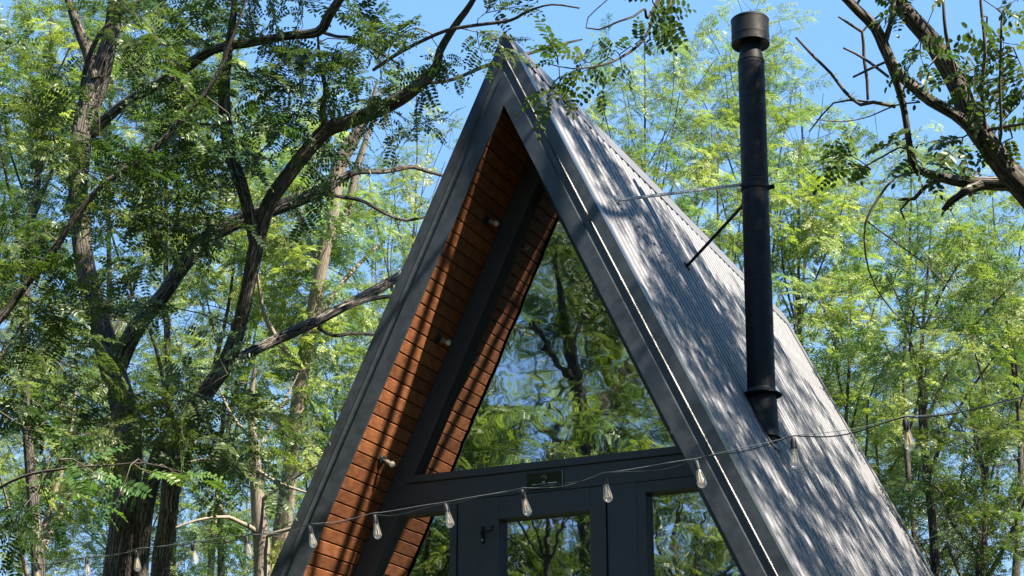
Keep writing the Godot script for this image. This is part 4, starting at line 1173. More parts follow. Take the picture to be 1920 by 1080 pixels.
	grow("locust_tree", "locust out of the picture behind the right eaves, shading the far roof end", [
		[PackedVector3Array([Vector3(10.20, 2.00, -6.80), Vector3(9.90, 5.00, -6.70), Vector3(9.60, 8.00, -6.40), Vector3(9.30, 10.50, -6.00), Vector3(9.00, 12.60, -5.60)]), PackedFloat32Array([0.150, 0.130, 0.100, 0.070, 0.030])],
		[PackedVector3Array([Vector3(9.60, 8.00, -6.40), Vector3(8.60, 8.80, -5.60), Vector3(7.80, 9.60, -4.90)]), PackedFloat32Array([0.060, 0.045, 0.020])],
		[PackedVector3Array([Vector3(9.50, 8.80, -6.30), Vector3(8.70, 9.80, -7.20), Vector3(8.00, 10.50, -7.80)]), PackedFloat32Array([0.060, 0.040, 0.020])]],
		[[Vector3(8.38, 10.14, -2.50), Vector3(0.85, 0.72, 0.85), 8], [Vector3(7.77, 10.38, -3.80), Vector3(0.75, 0.64, 0.75), 6], [Vector3(8.28, 9.28, -1.60), Vector3(0.80, 0.68, 0.80), 8], [Vector3(7.34, 11.28, -4.60), Vector3(0.70, 0.59, 0.70), 3], [Vector3(8.37, 9.08, -4.20), Vector3(0.90, 0.77, 0.90), 9], [Vector3(7.54, 13.00, -3.80), Vector3(0.70, 0.59, 0.70), 3], [Vector3(8.66, 10.60, -4.80), Vector3(0.70, 0.59, 0.70), 4], [Vector3(7.16, 13.80, -3.40), Vector3(0.60, 0.51, 0.60), 2], [Vector3(8.10, 11.80, -2.80), Vector3(0.70, 0.59, 0.70), 4]],
		{"sprays": mid_sprays, "per": 6, "color": Color(0.085, 0.130, 0.040), "spread": 0.34, "vary": 0.3, "scale": 1.35, "keep": clear_of_soffit, "step": 0.15})
	grow("locust_tree", "pale-trunked locust with yellow-green leaves behind the gnarled dark tree, leaning towards the ridge", [
		[PackedVector3Array([Vector3(-5.95, 2.00, -6.46), Vector3(-5.98, 3.56, -6.46), Vector3(-6.00, 5.12, -6.46), Vector3(-5.63, 6.50, -6.08), Vector3(-5.40, 7.38, -5.85), Vector3(-5.18, 8.03, -5.69), Vector3(-4.97, 8.68, -5.53), Vector3(-4.81, 9.15, -5.42), Vector3(-4.67, 9.65, -5.29), Vector3(-4.48, 9.94, -5.27), Vector3(-4.30, 10.20, -5.25), Vector3(-4.17, 10.44, -5.21), Vector3(-4.10, 10.62, -5.17)]), PackedFloat32Array([0.153, 0.122, 0.106, 0.094, 0.088, 0.081, 0.078, 0.084, 0.088, 0.078, 0.047, 0.025, 0.009])],
		[PackedVector3Array([Vector3(-4.93, 8.79, -5.50), Vector3(-4.84, 9.14, -5.76), Vector3(-4.69, 9.56, -5.67), Vector3(-4.57, 9.86, -5.61), Vector3(-4.44, 10.13, -5.56), Vector3(-4.36, 10.44, -5.59), Vector3(-4.30, 10.72, -5.62)]), PackedFloat32Array([0.056, 0.051, 0.048, 0.044, 0.029, 0.016, 0.010])],
		[PackedVector3Array([Vector3(-5.25, 7.85, -5.73), Vector3(-4.95, 8.58, -6.05), Vector3(-4.67, 9.14, -6.43)]), PackedFloat32Array([0.038, 0.029, 0.013])],
		[PackedVector3Array([Vector3(-5.03, 8.56, -5.55), Vector3(-5.36, 9.30, -5.57), Vector3(-5.59, 10.06, -5.63)]), PackedFloat32Array([0.038, 0.029, 0.013])],
		[PackedVector3Array([Vector3(-5.40, 7.38, -5.85), Vector3(-5.47, 7.84, -5.16), Vector3(-5.38, 8.35, -4.77)]), PackedFloat32Array([0.038, 0.028, 0.012])]],
		[[Vector3(-4.97, 8.91, -5.44), Vector3(0.69, 0.69, 0.62), 15], [Vector3(-5.62, 8.78, -5.54), Vector3(0.57, 0.82, 0.51), 17], [Vector3(-4.57, 9.18, -5.99), Vector3(0.57, 0.64, 0.52), 8], [Vector3(-5.41, 7.50, -5.79), Vector3(0.75, 0.56, 0.68), 16], [Vector3(-5.00, 7.92, -6.05), Vector3(0.57, 0.51, 0.51), 8], [Vector3(-5.37, 9.98, -5.53), Vector3(0.52, 0.52, 0.46), 6]],
		{"sprays": mid_sprays, "scale": 0.9, "per": 4, "color": Color(0.290, 0.380, 0.125), "spread": 0.3, "vary": 0.35, "step": 0.25, "group": "locust trees of the wood behind the cabin", "bark": "pale_bark"})
	grow("locust_tree", "bushy locust with pale bare sticks low between the dark stems and the eaves", [
		[PackedVector3Array([Vector3(-5.55, 2.00, -5.54), Vector3(-5.58, 3.47, -5.54), Vector3(-5.60, 4.94, -5.54), Vector3(-5.55, 5.41, -5.38), Vector3(-5.52, 5.86, -5.22), Vector3(-5.48, 6.31, -5.06), Vector3(-5.45, 6.76, -4.90), Vector3(-5.34, 7.15, -4.79)]), PackedFloat32Array([0.128, 0.102, 0.089, 0.083, 0.071, 0.059, 0.042, 0.018])],
		[PackedVector3Array([Vector3(-5.52, 5.75, -5.26), Vector3(-5.09, 5.90, -5.17), Vector3(-4.63, 6.05, -5.09), Vector3(-4.26, 6.06, -5.14)]), PackedFloat32Array([0.024, 0.018, 0.015, 0.009]), true],
		[PackedVector3Array([Vector3(-5.51, 5.97, -5.18), Vector3(-5.58, 6.12, -4.85), Vector3(-5.79, 6.09, -4.53), Vector3(-5.97, 6.06, -4.46)]), PackedFloat32Array([0.024, 0.018, 0.012, 0.009]), true],
		[PackedVector3Array([Vector3(-5.49, 6.09, -5.14), Vector3(-5.14, 5.88, -5.04), Vector3(-4.73, 5.72, -5.05), Vector3(-4.38, 5.59, -5.15)]), PackedFloat32Array([0.021, 0.018, 0.014, 0.009]), true],
		[PackedVector3Array([Vector3(-5.55, 5.41, -5.38), Vector3(-5.67, 5.52, -4.93), Vector3(-5.87, 5.45, -4.63), Vector3(-6.04, 5.35, -4.47)]), PackedFloat32Array([0.027, 0.020, 0.014, 0.009]), true],
		[PackedVector3Array([Vector3(-5.56, 5.36, -5.40), Vector3(-5.10, 5.43, -5.35), Vector3(-4.74, 5.33, -5.32)]), PackedFloat32Array([0.024, 0.018, 0.012]), true],
		[PackedVector3Array([Vector3(-5.48, 6.25, -5.08), Vector3(-5.30, 6.70, -5.22), Vector3(-5.12, 7.21, -5.34)]), PackedFloat32Array([0.024, 0.018, 0.009])],
		[PackedVector3Array([Vector3(-5.47, 6.36, -5.04), Vector3(-5.78, 6.75, -4.98), Vector3(-6.00, 7.21, -4.93)]), PackedFloat32Array([0.024, 0.018, 0.009])]],
		[[Vector3(-5.56, 6.75, -5.08), Vector3(0.66, 0.48, 0.59), 9], [Vector3(-6.11, 6.04, -5.22), Vector3(0.48, 0.48, 0.43), 6], [Vector3(-5.15, 6.25, -5.47), Vector3(0.42, 0.48, 0.40), 4], [Vector3(-5.45, 5.36, -5.80), Vector3(0.48, 0.36, 0.43), 4], [Vector3(-6.11, 5.29, -5.40), Vector3(0.42, 0.30, 0.40), 3]],
		{"sprays": mid_sprays, "scale": 0.9, "per": 4, "color": Color(0.220, 0.300, 0.100), "spread": 0.3, "vary": 0.35, "step": 0.25, "group": "locust trees of the wood behind the cabin", "bark": "pale_bark"})
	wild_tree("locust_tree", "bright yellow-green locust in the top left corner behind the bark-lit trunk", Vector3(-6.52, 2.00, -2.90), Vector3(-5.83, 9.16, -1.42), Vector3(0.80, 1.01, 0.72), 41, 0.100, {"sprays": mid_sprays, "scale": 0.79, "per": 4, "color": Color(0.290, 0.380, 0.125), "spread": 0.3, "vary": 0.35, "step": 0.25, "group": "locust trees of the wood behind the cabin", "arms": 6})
	wild_tree("locust_tree", "tall leafy locust filling the gap above the dark crossing limbs", Vector3(-7.67, 2.00, -6.77), Vector3(-6.97, 9.96, -5.26), Vector3(1.12, 2.17, 1.00), 95, 0.110, {"sprays": mid_sprays, "scale": 0.75, "per": 4, "color": Color(0.220, 0.300, 0.100), "spread": 0.3, "vary": 0.35, "step": 0.25, "group": "locust trees of the wood behind the cabin", "arms": 6})
	wild_tree("locust_tree", "pale straight-stemmed locust at the lower left edge of the picture", Vector3(-7.07, 2.00, -3.74), Vector3(-6.79, 6.11, -3.35), Vector3(0.96, 1.01, 0.86), 31, 0.100, {"sprays": mid_sprays, "scale": 0.83, "per": 4, "color": Color(0.220, 0.300, 0.100), "spread": 0.3, "vary": 0.35, "step": 0.25, "group": "locust trees of the wood behind the cabin", "bark": "pale_bark", "arms": 6})
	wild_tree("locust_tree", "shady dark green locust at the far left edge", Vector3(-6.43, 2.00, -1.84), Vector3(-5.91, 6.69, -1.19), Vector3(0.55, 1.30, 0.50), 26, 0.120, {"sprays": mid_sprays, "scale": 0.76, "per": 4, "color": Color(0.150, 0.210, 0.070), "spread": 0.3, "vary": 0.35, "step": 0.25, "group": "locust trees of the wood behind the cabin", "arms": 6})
	wild_tree("locust_tree", "airy thin locust against the sky just left of the ridge", Vector3(-7.44, 2.00, -12.39), Vector3(-6.57, 11.95, -10.53), Vector3(0.89, 1.79, 0.80), 20, 0.070, {"sprays": far_sprays, "scale": 0.74, "per": 5, "color": Color(0.220, 0.300, 0.100), "spread": 0.4, "vary": 0.35, "step": 0.25, "group": "locust trees of the wood behind the cabin", "arms": 9})
	wild_tree("locust_tree", "yellowing locust half hidden behind the lit forked limb", Vector3(-9.59, 2.00, -10.28), Vector3(-8.72, 9.86, -9.17), Vector3(1.33, 1.41, 1.20), 64, 0.100, {"sprays": far_sprays, "scale": 0.84, "per": 5, "color": Color(0.290, 0.380, 0.125), "spread": 0.4, "vary": 0.35, "step": 0.25, "group": "locust trees of the wood behind the cabin", "arms": 6})
	wild_tree("locust_tree", "small-crowned locust low beside the left eaves with sky round it", Vector3(-7.58, 2.00, -10.12), Vector3(-7.19, 8.40, -9.29), Vector3(0.83, 1.20, 0.74), 24, 0.090, {"sprays": far_sprays, "scale": 0.98, "per": 5, "color": Color(0.220, 0.300, 0.100), "spread": 0.4, "vary": 0.35, "step": 0.25, "group": "locust trees of the wood behind the cabin", "arms": 6})
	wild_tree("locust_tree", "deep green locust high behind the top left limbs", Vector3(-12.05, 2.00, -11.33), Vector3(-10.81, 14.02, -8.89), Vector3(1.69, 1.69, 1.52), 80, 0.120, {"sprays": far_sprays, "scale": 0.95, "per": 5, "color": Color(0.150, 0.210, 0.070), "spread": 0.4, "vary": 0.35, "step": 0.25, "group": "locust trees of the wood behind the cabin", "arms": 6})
	wild_tree("locust_tree", "sunny locust far back at the left edge, between two blue gaps", Vector3(-14.66, 2.00, -11.21), Vector3(-13.55, 12.34, -9.45), Vector3(1.31, 1.49, 1.18), 48, 0.110, {"sprays": far_sprays, "scale": 0.94, "per": 5, "color": Color(0.290, 0.380, 0.125), "spread": 0.4, "vary": 0.35, "step": 0.25, "group": "locust trees of the wood behind the cabin", "arms": 6})
	wild_tree("locust_tree", "narrow yellow locust rising behind the second stem from the left", Vector3(-12.67, 2.00, -14.35), Vector3(-10.47, 13.55, -12.76), Vector3(1.22, 1.88, 1.10), 56, 0.100, {"sprays": far_sprays, "scale": 0.78, "per": 5, "color": Color(0.290, 0.380, 0.125), "spread": 0.4, "vary": 0.35, "step": 0.25, "group": "locust trees of the wood behind the cabin", "arms": 6})
	wild_tree("locust_tree", "tangled low locust behind the foot of the many-stemmed tree", Vector3(-11.27, 2.00, -10.59), Vector3(-11.02, 7.36, -10.26), Vector3(1.87, 1.30, 1.68), 68, 0.100, {"sprays": far_sprays, "scale": 0.87, "per": 5, "color": Color(0.220, 0.300, 0.100), "spread": 0.4, "vary": 0.35, "step": 0.25, "group": "locust trees of the wood behind the cabin", "bark": "pale_bark", "arms": 6})
	wild_tree("locust_tree", "pale twin-stemmed locust seen below the left limb ends", Vector3(-9.03, 2.00, -13.85), Vector3(-8.38, 10.86, -12.46), Vector3(0.96, 1.58, 0.87), 32, 0.100, {"sprays": far_sprays, "scale": 0.8, "per": 5, "color": Color(0.290, 0.380, 0.125), "spread": 0.4, "vary": 0.35, "step": 0.25, "group": "locust trees of the wood behind the cabin", "bark": "pale_bark", "arms": 6})
	wild_tree("locust_tree", "airy yellow-green locust with a dark slender stem above the roof ridge", Vector3(-3.70, 2.00, -13.04), Vector3(-2.73, 12.29, -11.02), Vector3(1.09, 1.80, 0.98), 48, 0.085, {"sprays": far_sprays, "scale": 0.77, "per": 5, "color": Color(0.290, 0.380, 0.125), "spread": 0.4, "vary": 0.35, "step": 0.25, "group": "locust trees of the wood behind the cabin", "arms": 10})
	wild_tree("locust_tree", "bright locust crown between the ridge and the stovepipe", Vector3(-2.05, 2.00, -10.50), Vector3(-1.41, 9.71, -9.14), Vector3(0.83, 1.24, 0.74), 38, 0.090, {"sprays": mid_sprays, "scale": 0.75, "per": 4, "color": Color(0.290, 0.380, 0.125), "spread": 0.3, "vary": 0.35, "step": 0.25, "group": "locust trees of the wood behind the cabin", "arms": 6})
	wild_tree("locust_tree", "feathery sunlit locust directly behind the stovepipe", Vector3(-2.66, 2.00, -14.63), Vector3(-1.79, 12.95, -12.37), Vector3(0.89, 1.95, 0.80), 49, 0.090, {"sprays": far_sprays, "scale": 0.78, "per": 5, "color": Color(0.290, 0.380, 0.125), "spread": 0.4, "vary": 0.35, "step": 0.25, "group": "locust trees of the wood behind the cabin", "arms": 8})
	wild_tree("locust_tree", "yellow-green locust just right of the stovepipe", Vector3(-1.13, 2.00, -12.04), Vector3(-0.45, 10.15, -10.59), Vector3(0.86, 1.44, 0.78), 48, 0.090, {"sprays": mid_sprays, "scale": 0.99, "per": 4, "color": Color(0.290, 0.380, 0.125), "spread": 0.3, "vary": 0.35, "step": 0.25, "group": "locust trees of the wood behind the cabin", "arms": 6})
	wild_tree("locust_tree", "locust with a bent pale stem forking under the hanging long twig", Vector3(0.90, 2.00, -8.58), Vector3(1.66, 7.87, -7.78), Vector3(0.95, 1.07, 0.86), 33, 0.100, {"sprays": mid_sprays, "scale": 0.96, "per": 4, "color": Color(0.220, 0.300, 0.100), "spread": 0.3, "vary": 0.35, "step": 0.25, "group": "locust trees of the wood behind the cabin", "arms": 8})
	wild_tree("locust_tree", "thin-stemmed sunny locust along the far edge of the roof", Vector3(-0.12, 2.00, -10.30), Vector3(0.29, 8.04, -9.42), Vector3(0.72, 1.12, 0.65), 32, 0.080, {"sprays": mid_sprays, "scale": 0.95, "per": 4, "color": Color(0.290, 0.380, 0.125), "spread": 0.3, "vary": 0.35, "step": 0.25, "group": "locust trees of the wood behind the cabin", "arms": 6})
	wild_tree("locust_tree", "dark leafy locust in the lower right corner", Vector3(1.93, 2.00, -7.96), Vector3(2.01, 5.64, -7.66), Vector3(0.84, 0.96, 0.76), 35, 0.100, {"sprays": mid_sprays, "scale": 0.95, "per": 4, "color": Color(0.150, 0.210, 0.070), "spread": 0.3, "vary": 0.35, "step": 0.25, "group": "locust trees of the wood behind the cabin", "arms": 6})
	wild_tree("locust_tree", "locust behind the dark stub of the near right limb", Vector3(-0.89, 2.00, -16.56), Vector3(-0.07, 11.80, -14.81), Vector3(1.18, 1.43, 1.06), 48, 0.100, {"sprays": far_sprays, "scale": 0.78, "per": 5, "color": Color(0.290, 0.380, 0.125), "spread": 0.4, "vary": 0.35, "step": 0.25, "group": "locust trees of the wood behind the cabin", "arms": 6})
	wild_tree("locust_tree", "sunny locust at the right edge below the near limbs", Vector3(1.19, 2.00, -14.22), Vector3(1.74, 9.95, -12.86), Vector3(0.98, 1.43, 0.88), 45, 0.100, {"sprays": far_sprays, "scale": 0.81, "per": 5, "color": Color(0.290, 0.380, 0.125), "spread": 0.4, "vary": 0.35, "step": 0.25, "group": "locust trees of the wood behind the cabin", "arms": 6})
	wild_tree("locust_tree", "low dark locust sapling beside the lower end of the roof", Vector3(0.97, 2.00, -9.71), Vector3(1.10, 5.62, -9.58), Vector3(0.63, 0.69, 0.56), 16, 0.060, {"sprays": mid_sprays, "scale": 0.9, "per": 4, "color": Color(0.060, 0.100, 0.036), "spread": 0.3, "vary": 0.35, "step": 0.25, "group": "locust trees of the wood behind the cabin", "arms": 6})
	wild_tree("locust_tree", "far pale locust low between roof edge and right-hand bulb", Vector3(-2.20, 2.00, -20.36), Vector3(-1.84, 9.48, -19.59), Vector3(1.65, 1.65, 1.48), 76, 0.100, {"sprays": far_sprays, "scale": 0.93, "per": 5, "color": Color(0.220, 0.300, 0.100), "spread": 0.4, "vary": 0.35, "step": 0.25, "group": "locust trees of the wood behind the cabin", "arms": 6})
	wild_tree("locust_tree", "far locust behind the right edge, its crown about level with the bulbs", Vector3(-0.18, 2.00, -20.20), Vector3(0.29, 10.02, -19.20), Vector3(1.59, 1.31, 1.43), 59, 0.100, {"sprays": far_sprays, "scale": 0.97, "per": 5, "color": Color(0.220, 0.300, 0.100), "spread": 0.4, "vary": 0.35, "step": 0.25, "group": "locust trees of the wood behind the cabin", "arms": 6})
	wild_tree("locust_tree", "short far locust behind the middle of the ridge", Vector3(-6.76, 2.00, -18.22), Vector3(-5.72, 13.95, -16.00), Vector3(0.68, 1.16, 0.61), 14, 0.090, {"sprays": far_sprays, "scale": 0.97, "per": 5, "color": Color(0.290, 0.380, 0.125), "spread": 0.4, "vary": 0.35, "step": 0.25, "group": "locust trees of the wood behind the cabin", "arms": 6})
	wild_tree("locust_tree", "tall far locust whose thin top stands left of the bare snags", Vector3(-3.15, 2.00, -18.81), Vector3(-2.15, 14.08, -16.45), Vector3(0.75, 1.41, 0.68), 19, 0.080, {"sprays": far_sprays, "scale": 0.74, "per": 5, "color": Color(0.220, 0.300, 0.100), "spread": 0.4, "vary": 0.35, "step": 0.25, "group": "locust trees of the wood behind the cabin", "arms": 8})
	wild_tree("woodland_tree", "low far tree at the lower left edge behind all the others", Vector3(-26.12, 2.00, -23.48), Vector3(-25.93, 10.72, -23.06), Vector3(3.16, 2.34, 2.85), 54, 0.160, {"sprays": far_sprays, "scale": 1.49, "per": 6, "color": Color(0.220, 0.300, 0.100), "spread": 0.7, "vary": 0.35, "step": 0.25, "group": "locust trees at the far edge of the wood", "arms": 6})
	wild_tree("woodland_tree", "far tree glimpsed between the dark stems of the nearest tree", Vector3(-23.89, 2.00, -26.73), Vector3(-23.23, 14.11, -25.33), Vector3(3.31, 2.44, 2.98), 59, 0.160, {"sprays": far_sprays, "scale": 1.52, "per": 6, "color": Color(0.150, 0.210, 0.070), "spread": 0.7, "vary": 0.35, "step": 0.25, "group": "locust trees at the far edge of the wood", "arms": 6})
	wild_tree("woodland_tree", "far tree low between dark stems and eaves", Vector3(-18.53, 2.00, -24.83), Vector3(-18.40, 9.93, -24.55), Vector3(2.89, 1.97, 2.60), 42, 0.160, {"sprays": far_sprays, "scale": 1.44, "per": 6, "color": Color(0.220, 0.300, 0.100), "spread": 0.7, "vary": 0.35, "step": 0.25, "group": "locust trees at the far edge of the wood", "arms": 6})
	wild_tree("woodland_tree", "far tree closest to the left eaves", Vector3(-19.20, 2.00, -30.03), Vector3(-18.82, 12.45, -29.23), Vector3(2.20, 2.50, 1.98), 40, 0.160, {"sprays": far_sprays, "scale": 1.29, "per": 6, "color": Color(0.150, 0.210, 0.070), "spread": 0.7, "vary": 0.35, "step": 0.25, "group": "locust trees at the far edge of the wood", "arms": 6})
	wild_tree("woodland_tree", "far tree behind the far end of the roof", Vector3(-6.45, 2.00, -33.80), Vector3(-5.81, 13.84, -32.42), Vector3(2.25, 2.39, 2.03), 39, 0.160, {"sprays": far_sprays, "scale": 1.43, "per": 6, "color": Color(0.220, 0.300, 0.100), "spread": 0.7, "vary": 0.35, "step": 0.25, "group": "locust trees at the far edge of the wood", "arms": 6})
	wild_tree("woodland_tree", "far tree low behind the two right-hand saplings", Vector3(-3.51, 2.00, -32.97), Vector3(-3.28, 10.76, -32.48), Vector3(2.96, 2.02, 2.66), 44, 0.160, {"sprays": far_sprays, "scale": 1.24, "per": 6, "color": Color(0.150, 0.210, 0.070), "spread": 0.7, "vary": 0.35, "step": 0.25, "group": "locust trees at the far edge of the wood", "arms": 6})
	wild_tree("woodland_tree", "far tree behind the right edge of the picture", Vector3(-2.03, 2.00, -38.07), Vector3(-1.19, 15.49, -36.28), Vector3(2.50, 2.94, 2.25), 54, 0.160, {"sprays": far_sprays, "scale": 1.65, "per": 6, "color": Color(0.220, 0.300, 0.100), "spread": 0.7, "vary": 0.35, "step": 0.25, "group": "locust trees at the far edge of the wood", "arms": 6})
	wild_tree("woodland_tree", "far tree behind the left edge of the picture", Vector3(-27.46, 2.00, -27.27), Vector3(-26.47, 16.63, -25.16), Vector3(2.70, 2.85, 2.43), 56, 0.160, {"sprays": far_sprays, "scale": 1.62, "per": 6, "color": Color(0.150, 0.210, 0.070), "spread": 0.7, "vary": 0.35, "step": 0.25, "group": "locust trees at the far edge of the wood", "arms": 6})
	grow("locust_tree", "dark-trunked locust mirrored in the middle of the big gable pane", [
		[PackedVector3Array([Vector3(-4.00, 3.51, 10.26), Vector3(-3.82, 5.54, 9.55), Vector3(-3.73, 6.90, 9.05), Vector3(-3.72, 7.57, 8.79), Vector3(-3.72, 8.12, 8.58), Vector3(-3.67, 8.66, 8.38), Vector3(-3.66, 9.20, 8.18), Vector3(-3.62, 9.88, 7.93)]), PackedFloat32Array([0.216, 0.165, 0.144, 0.129, 0.108, 0.079, 0.058, 0.029])],
		[PackedVector3Array([Vector3(-3.72, 7.57, 8.79), Vector3(-3.46, 8.09, 9.17), Vector3(-3.28, 8.55, 9.54), Vector3(-3.01, 9.11, 9.69)]), PackedFloat32Array([0.079, 0.059, 0.037, 0.019])],
		[PackedVector3Array([Vector3(-3.72, 8.12, 8.58), Vector3(-3.80, 8.40, 7.96), Vector3(-3.84, 8.71, 7.46)]), PackedFloat32Array([0.065, 0.042, 0.021])],
		[PackedVector3Array([Vector3(-3.73, 7.24, 8.92), Vector3(-3.86, 7.42, 8.08), Vector3(-4.05, 7.51, 7.49)]), PackedFloat32Array([0.065, 0.046, 0.021])],
		[PackedVector3Array([Vector3(-3.68, 8.52, 8.43), Vector3(-3.46, 9.16, 8.64), Vector3(-3.21, 9.75, 8.64)]), PackedFloat32Array([0.050, 0.036, 0.018])]],
		[[Vector3(-3.64, 9.74, 7.97), Vector3(0.79, 0.65, 0.71), 20], [Vector3(-3.28, 9.33, 8.77), Vector3(0.66, 0.66, 0.59), 15], [Vector3(-3.14, 8.56, 9.37), Vector3(0.59, 0.52, 0.53), 9], [Vector3(-3.57, 8.80, 8.14), Vector3(0.57, 0.50, 0.51), 6], [Vector3(-3.85, 8.74, 7.56), Vector3(0.42, 0.35, 0.40), 3], [Vector3(-3.94, 7.46, 7.91), Vector3(0.63, 0.28, 0.56), 5], [Vector3(-3.25, 7.57, 9.01), Vector3(0.58, 0.36, 0.52), 6]],
		{"sprays": mid_sprays, "per": 4, "color": Color(0.100, 0.145, 0.045), "spread": 0.3, "vary": 0.35, "step": 0.25, "group": "trees mirrored in the panes"})
	wild_tree("locust_tree", "sunny yellow-green locust mirrored along the lower edge of the gable pane", Vector3(-3.39, 2.00, 6.38), Vector3(-3.03, 6.44, 6.04), Vector3(1.06, 0.50, 0.96), 24, 0.100, {"sprays": mid_sprays, "per": 4, "color": Color(0.220, 0.300, 0.100), "spread": 0.3, "vary": 0.35, "step": 0.25, "group": "trees mirrored in the panes", "arms": 6, "scale": 0.98})
	wild_tree("locust_tree", "bright locust mirrored right of the dark trunk in the gable pane", Vector3(-2.96, 2.00, 11.00), Vector3(-2.89, 7.62, 10.33), Vector3(0.90, 1.13, 0.81), 35, 0.100, {"sprays": mid_sprays, "per": 4, "color": Color(0.220, 0.300, 0.100), "spread": 0.3, "vary": 0.35, "step": 0.25, "group": "trees mirrored in the panes", "arms": 6, "scale": 0.9})
	wild_tree("locust_tree", "shaded locust mirrored at the left of the panes", Vector3(-5.35, 2.00, 7.67), Vector3(-5.06, 6.15, 7.55), Vector3(0.83, 1.03, 0.74), 26, 0.100, {"sprays": mid_sprays, "per": 4, "color": Color(0.220, 0.300, 0.100), "spread": 0.3, "vary": 0.35, "step": 0.25, "group": "trees mirrored in the panes", "arms": 6, "scale": 1.09})
	wild_tree("locust_tree", "leafy locust mirrored in the right-hand window", Vector3(-1.85, 2.00, 8.21), Vector3(-1.82, 5.51, 8.15), Vector3(0.72, 0.66, 0.65), 14, 0.100, {"sprays": mid_sprays, "per": 4, "color": Color(0.220, 0.300, 0.100), "spread": 0.3, "vary": 0.35, "step": 0.25, "group": "trees mirrored in the panes", "arms": 6, "scale": 0.98})
	wild_tree("locust_tree", "dark locust mirrored in the glass of the door", Vector3(-3.92, 2.00, 8.34), Vector3(-3.93, 5.44, 8.36), Vector3(0.76, 0.76, 0.68), 26, 0.100, {"sprays": mid_sprays, "per": 4, "color": Color(0.060, 0.100, 0.036), "spread": 0.3, "vary": 0.35, "step": 0.25, "group": "trees mirrored in the panes", "arms": 6, "scale": 1.08})
	wild_tree("locust_tree", "far tall locust mirrored behind the dark trunk of the gable pane", Vector3(-10.01, 2.00, 18.72), Vector3(-7.39, 12.84, 17.89), Vector3(1.17, 1.81, 1.05), 42, 0.120, {"sprays": far_sprays, "per": 5, "color": Color(0.220, 0.300, 0.100), "spread": 0.3, "vary": 0.35, "step": 0.25, "group": "trees mirrored in the panes", "arms": 6, "scale": 1.07})
	wild_tree("locust_tree", "mid green locust mirrored at the left corner of the gable pane", Vector3(-6.63, 2.00, 11.48), Vector3(-6.33, 8.20, 10.84), Vector3(0.89, 0.89, 0.80), 18, 0.100, {"sprays": mid_sprays, "per": 4, "color": Color(0.220, 0.300, 0.100), "spread": 0.3, "vary": 0.35, "step": 0.25, "group": "trees mirrored in the panes", "arms": 6, "scale": 0.96})
	wild_tree("locust_tree", "far bright locust mirrored low behind the others", Vector3(-10.70, 2.00, 22.81), Vector3(-9.61, 11.26, 22.17), Vector3(3.56, 1.31, 3.21), 47, 0.120, {"sprays": far_sprays, "per": 5, "color": Color(0.220, 0.300, 0.100), "spread": 0.3, "vary": 0.35, "step": 0.25, "group": "trees mirrored in the panes", "scale": 1.31, "arms": 6})
	wild_tree("locust_tree", "far dim locust mirrored high behind the others", Vector3(-9.48, 2.00, 25.58), Vector3(-9.23, 14.83, 23.28), Vector3(2.50, 2.38, 2.25), 60, 0.120, {"sprays": far_sprays, "per": 5, "color": Color(0.220, 0.300, 0.100), "spread": 0.3, "vary": 0.35, "step": 0.25, "group": "trees mirrored in the panes", "scale": 1.39, "arms": 6})
	wild_tree("woodland_tree", "leafy locust left of the clearing, out of the picture", Vector3(-7.0, 0, 7.0), Vector3(-6.7, 7.0, 6.6), Vector3(2.4, 3.2, 2.4), 89, 0.13, {"sprays": mid_sprays, "per": 5, "color": Color(0.100, 0.150, 0.045), "spread": 0.5, "vary": 0.35, "step": 0.3, "scale": 1.6, "group": "trees on the near side of the clearing", "arms": 6})
	wild_tree("woodland_tree", "leafy locust far left behind the viewpoint", Vector3(-9.0, 0, 13.0), Vector3(-8.7, 6.5, 12.6), Vector3(2.8, 3.0, 2.8), 97, 0.13, {"sprays": mid_sprays, "per": 5, "color": Color(0.100, 0.150, 0.045), "spread": 0.5, "vary": 0.35, "step": 0.3, "scale": 1.6, "group": "trees on the near side of the clearing", "arms": 6})
	wild_tree("woodland_tree", "leafy locust behind the viewpoint to the left", Vector3(-4.5, 0, 17.0), Vector3(-4.2, 6.0, 16.6), Vector3(2.8, 2.8, 2.8), 91, 0.13, {"sprays": mid_sprays, "per": 5, "color": Color(0.100, 0.150, 0.045), "spread": 0.5, "vary": 0.35, "step": 0.3, "scale": 1.6, "group": "trees on the near side of the clearing", "arms": 6})
	wild_tree("woodland_tree", "leafy locust straight behind the viewpoint", Vector3(0.5, 0, 20.0), Vector3(0.8, 8.5, 19.6), Vector3(3.0, 4.0, 3.0), 139, 0.13, {"sprays": mid_sprays, "per": 5, "color": Color(0.100, 0.150, 0.045), "spread": 0.5, "vary": 0.35, "step": 0.3, "scale": 1.6, "group": "trees on the near side of the clearing", "arms": 6})
	wild_tree("woodland_tree", "leafy locust behind the viewpoint to the right", Vector3(5.5, 0, 21.0), Vector3(5.8, 8.5, 20.6), Vector3(3.0, 4.0, 3.0), 139, 0.13, {"sprays": mid_sprays, "per": 5, "color": Color(0.100, 0.150, 0.045), "spread": 0.5, "vary": 0.35, "step": 0.3, "scale": 1.6, "group": "trees on the near side of the clearing", "arms": 6})
	wild_tree("woodland_tree", "leafy locust far right behind the viewpoint", Vector3(11.0, 0, 17.0), Vector3(11.3, 8.5, 16.6), Vector3(3.0, 4.0, 3.0), 139, 0.13, {"sprays": mid_sprays, "per": 5, "color": Color(0.100, 0.150, 0.045), "spread": 0.5, "vary": 0.35, "step": 0.3, "scale": 1.6, "group": "trees on the near side of the clearing", "arms": 6})
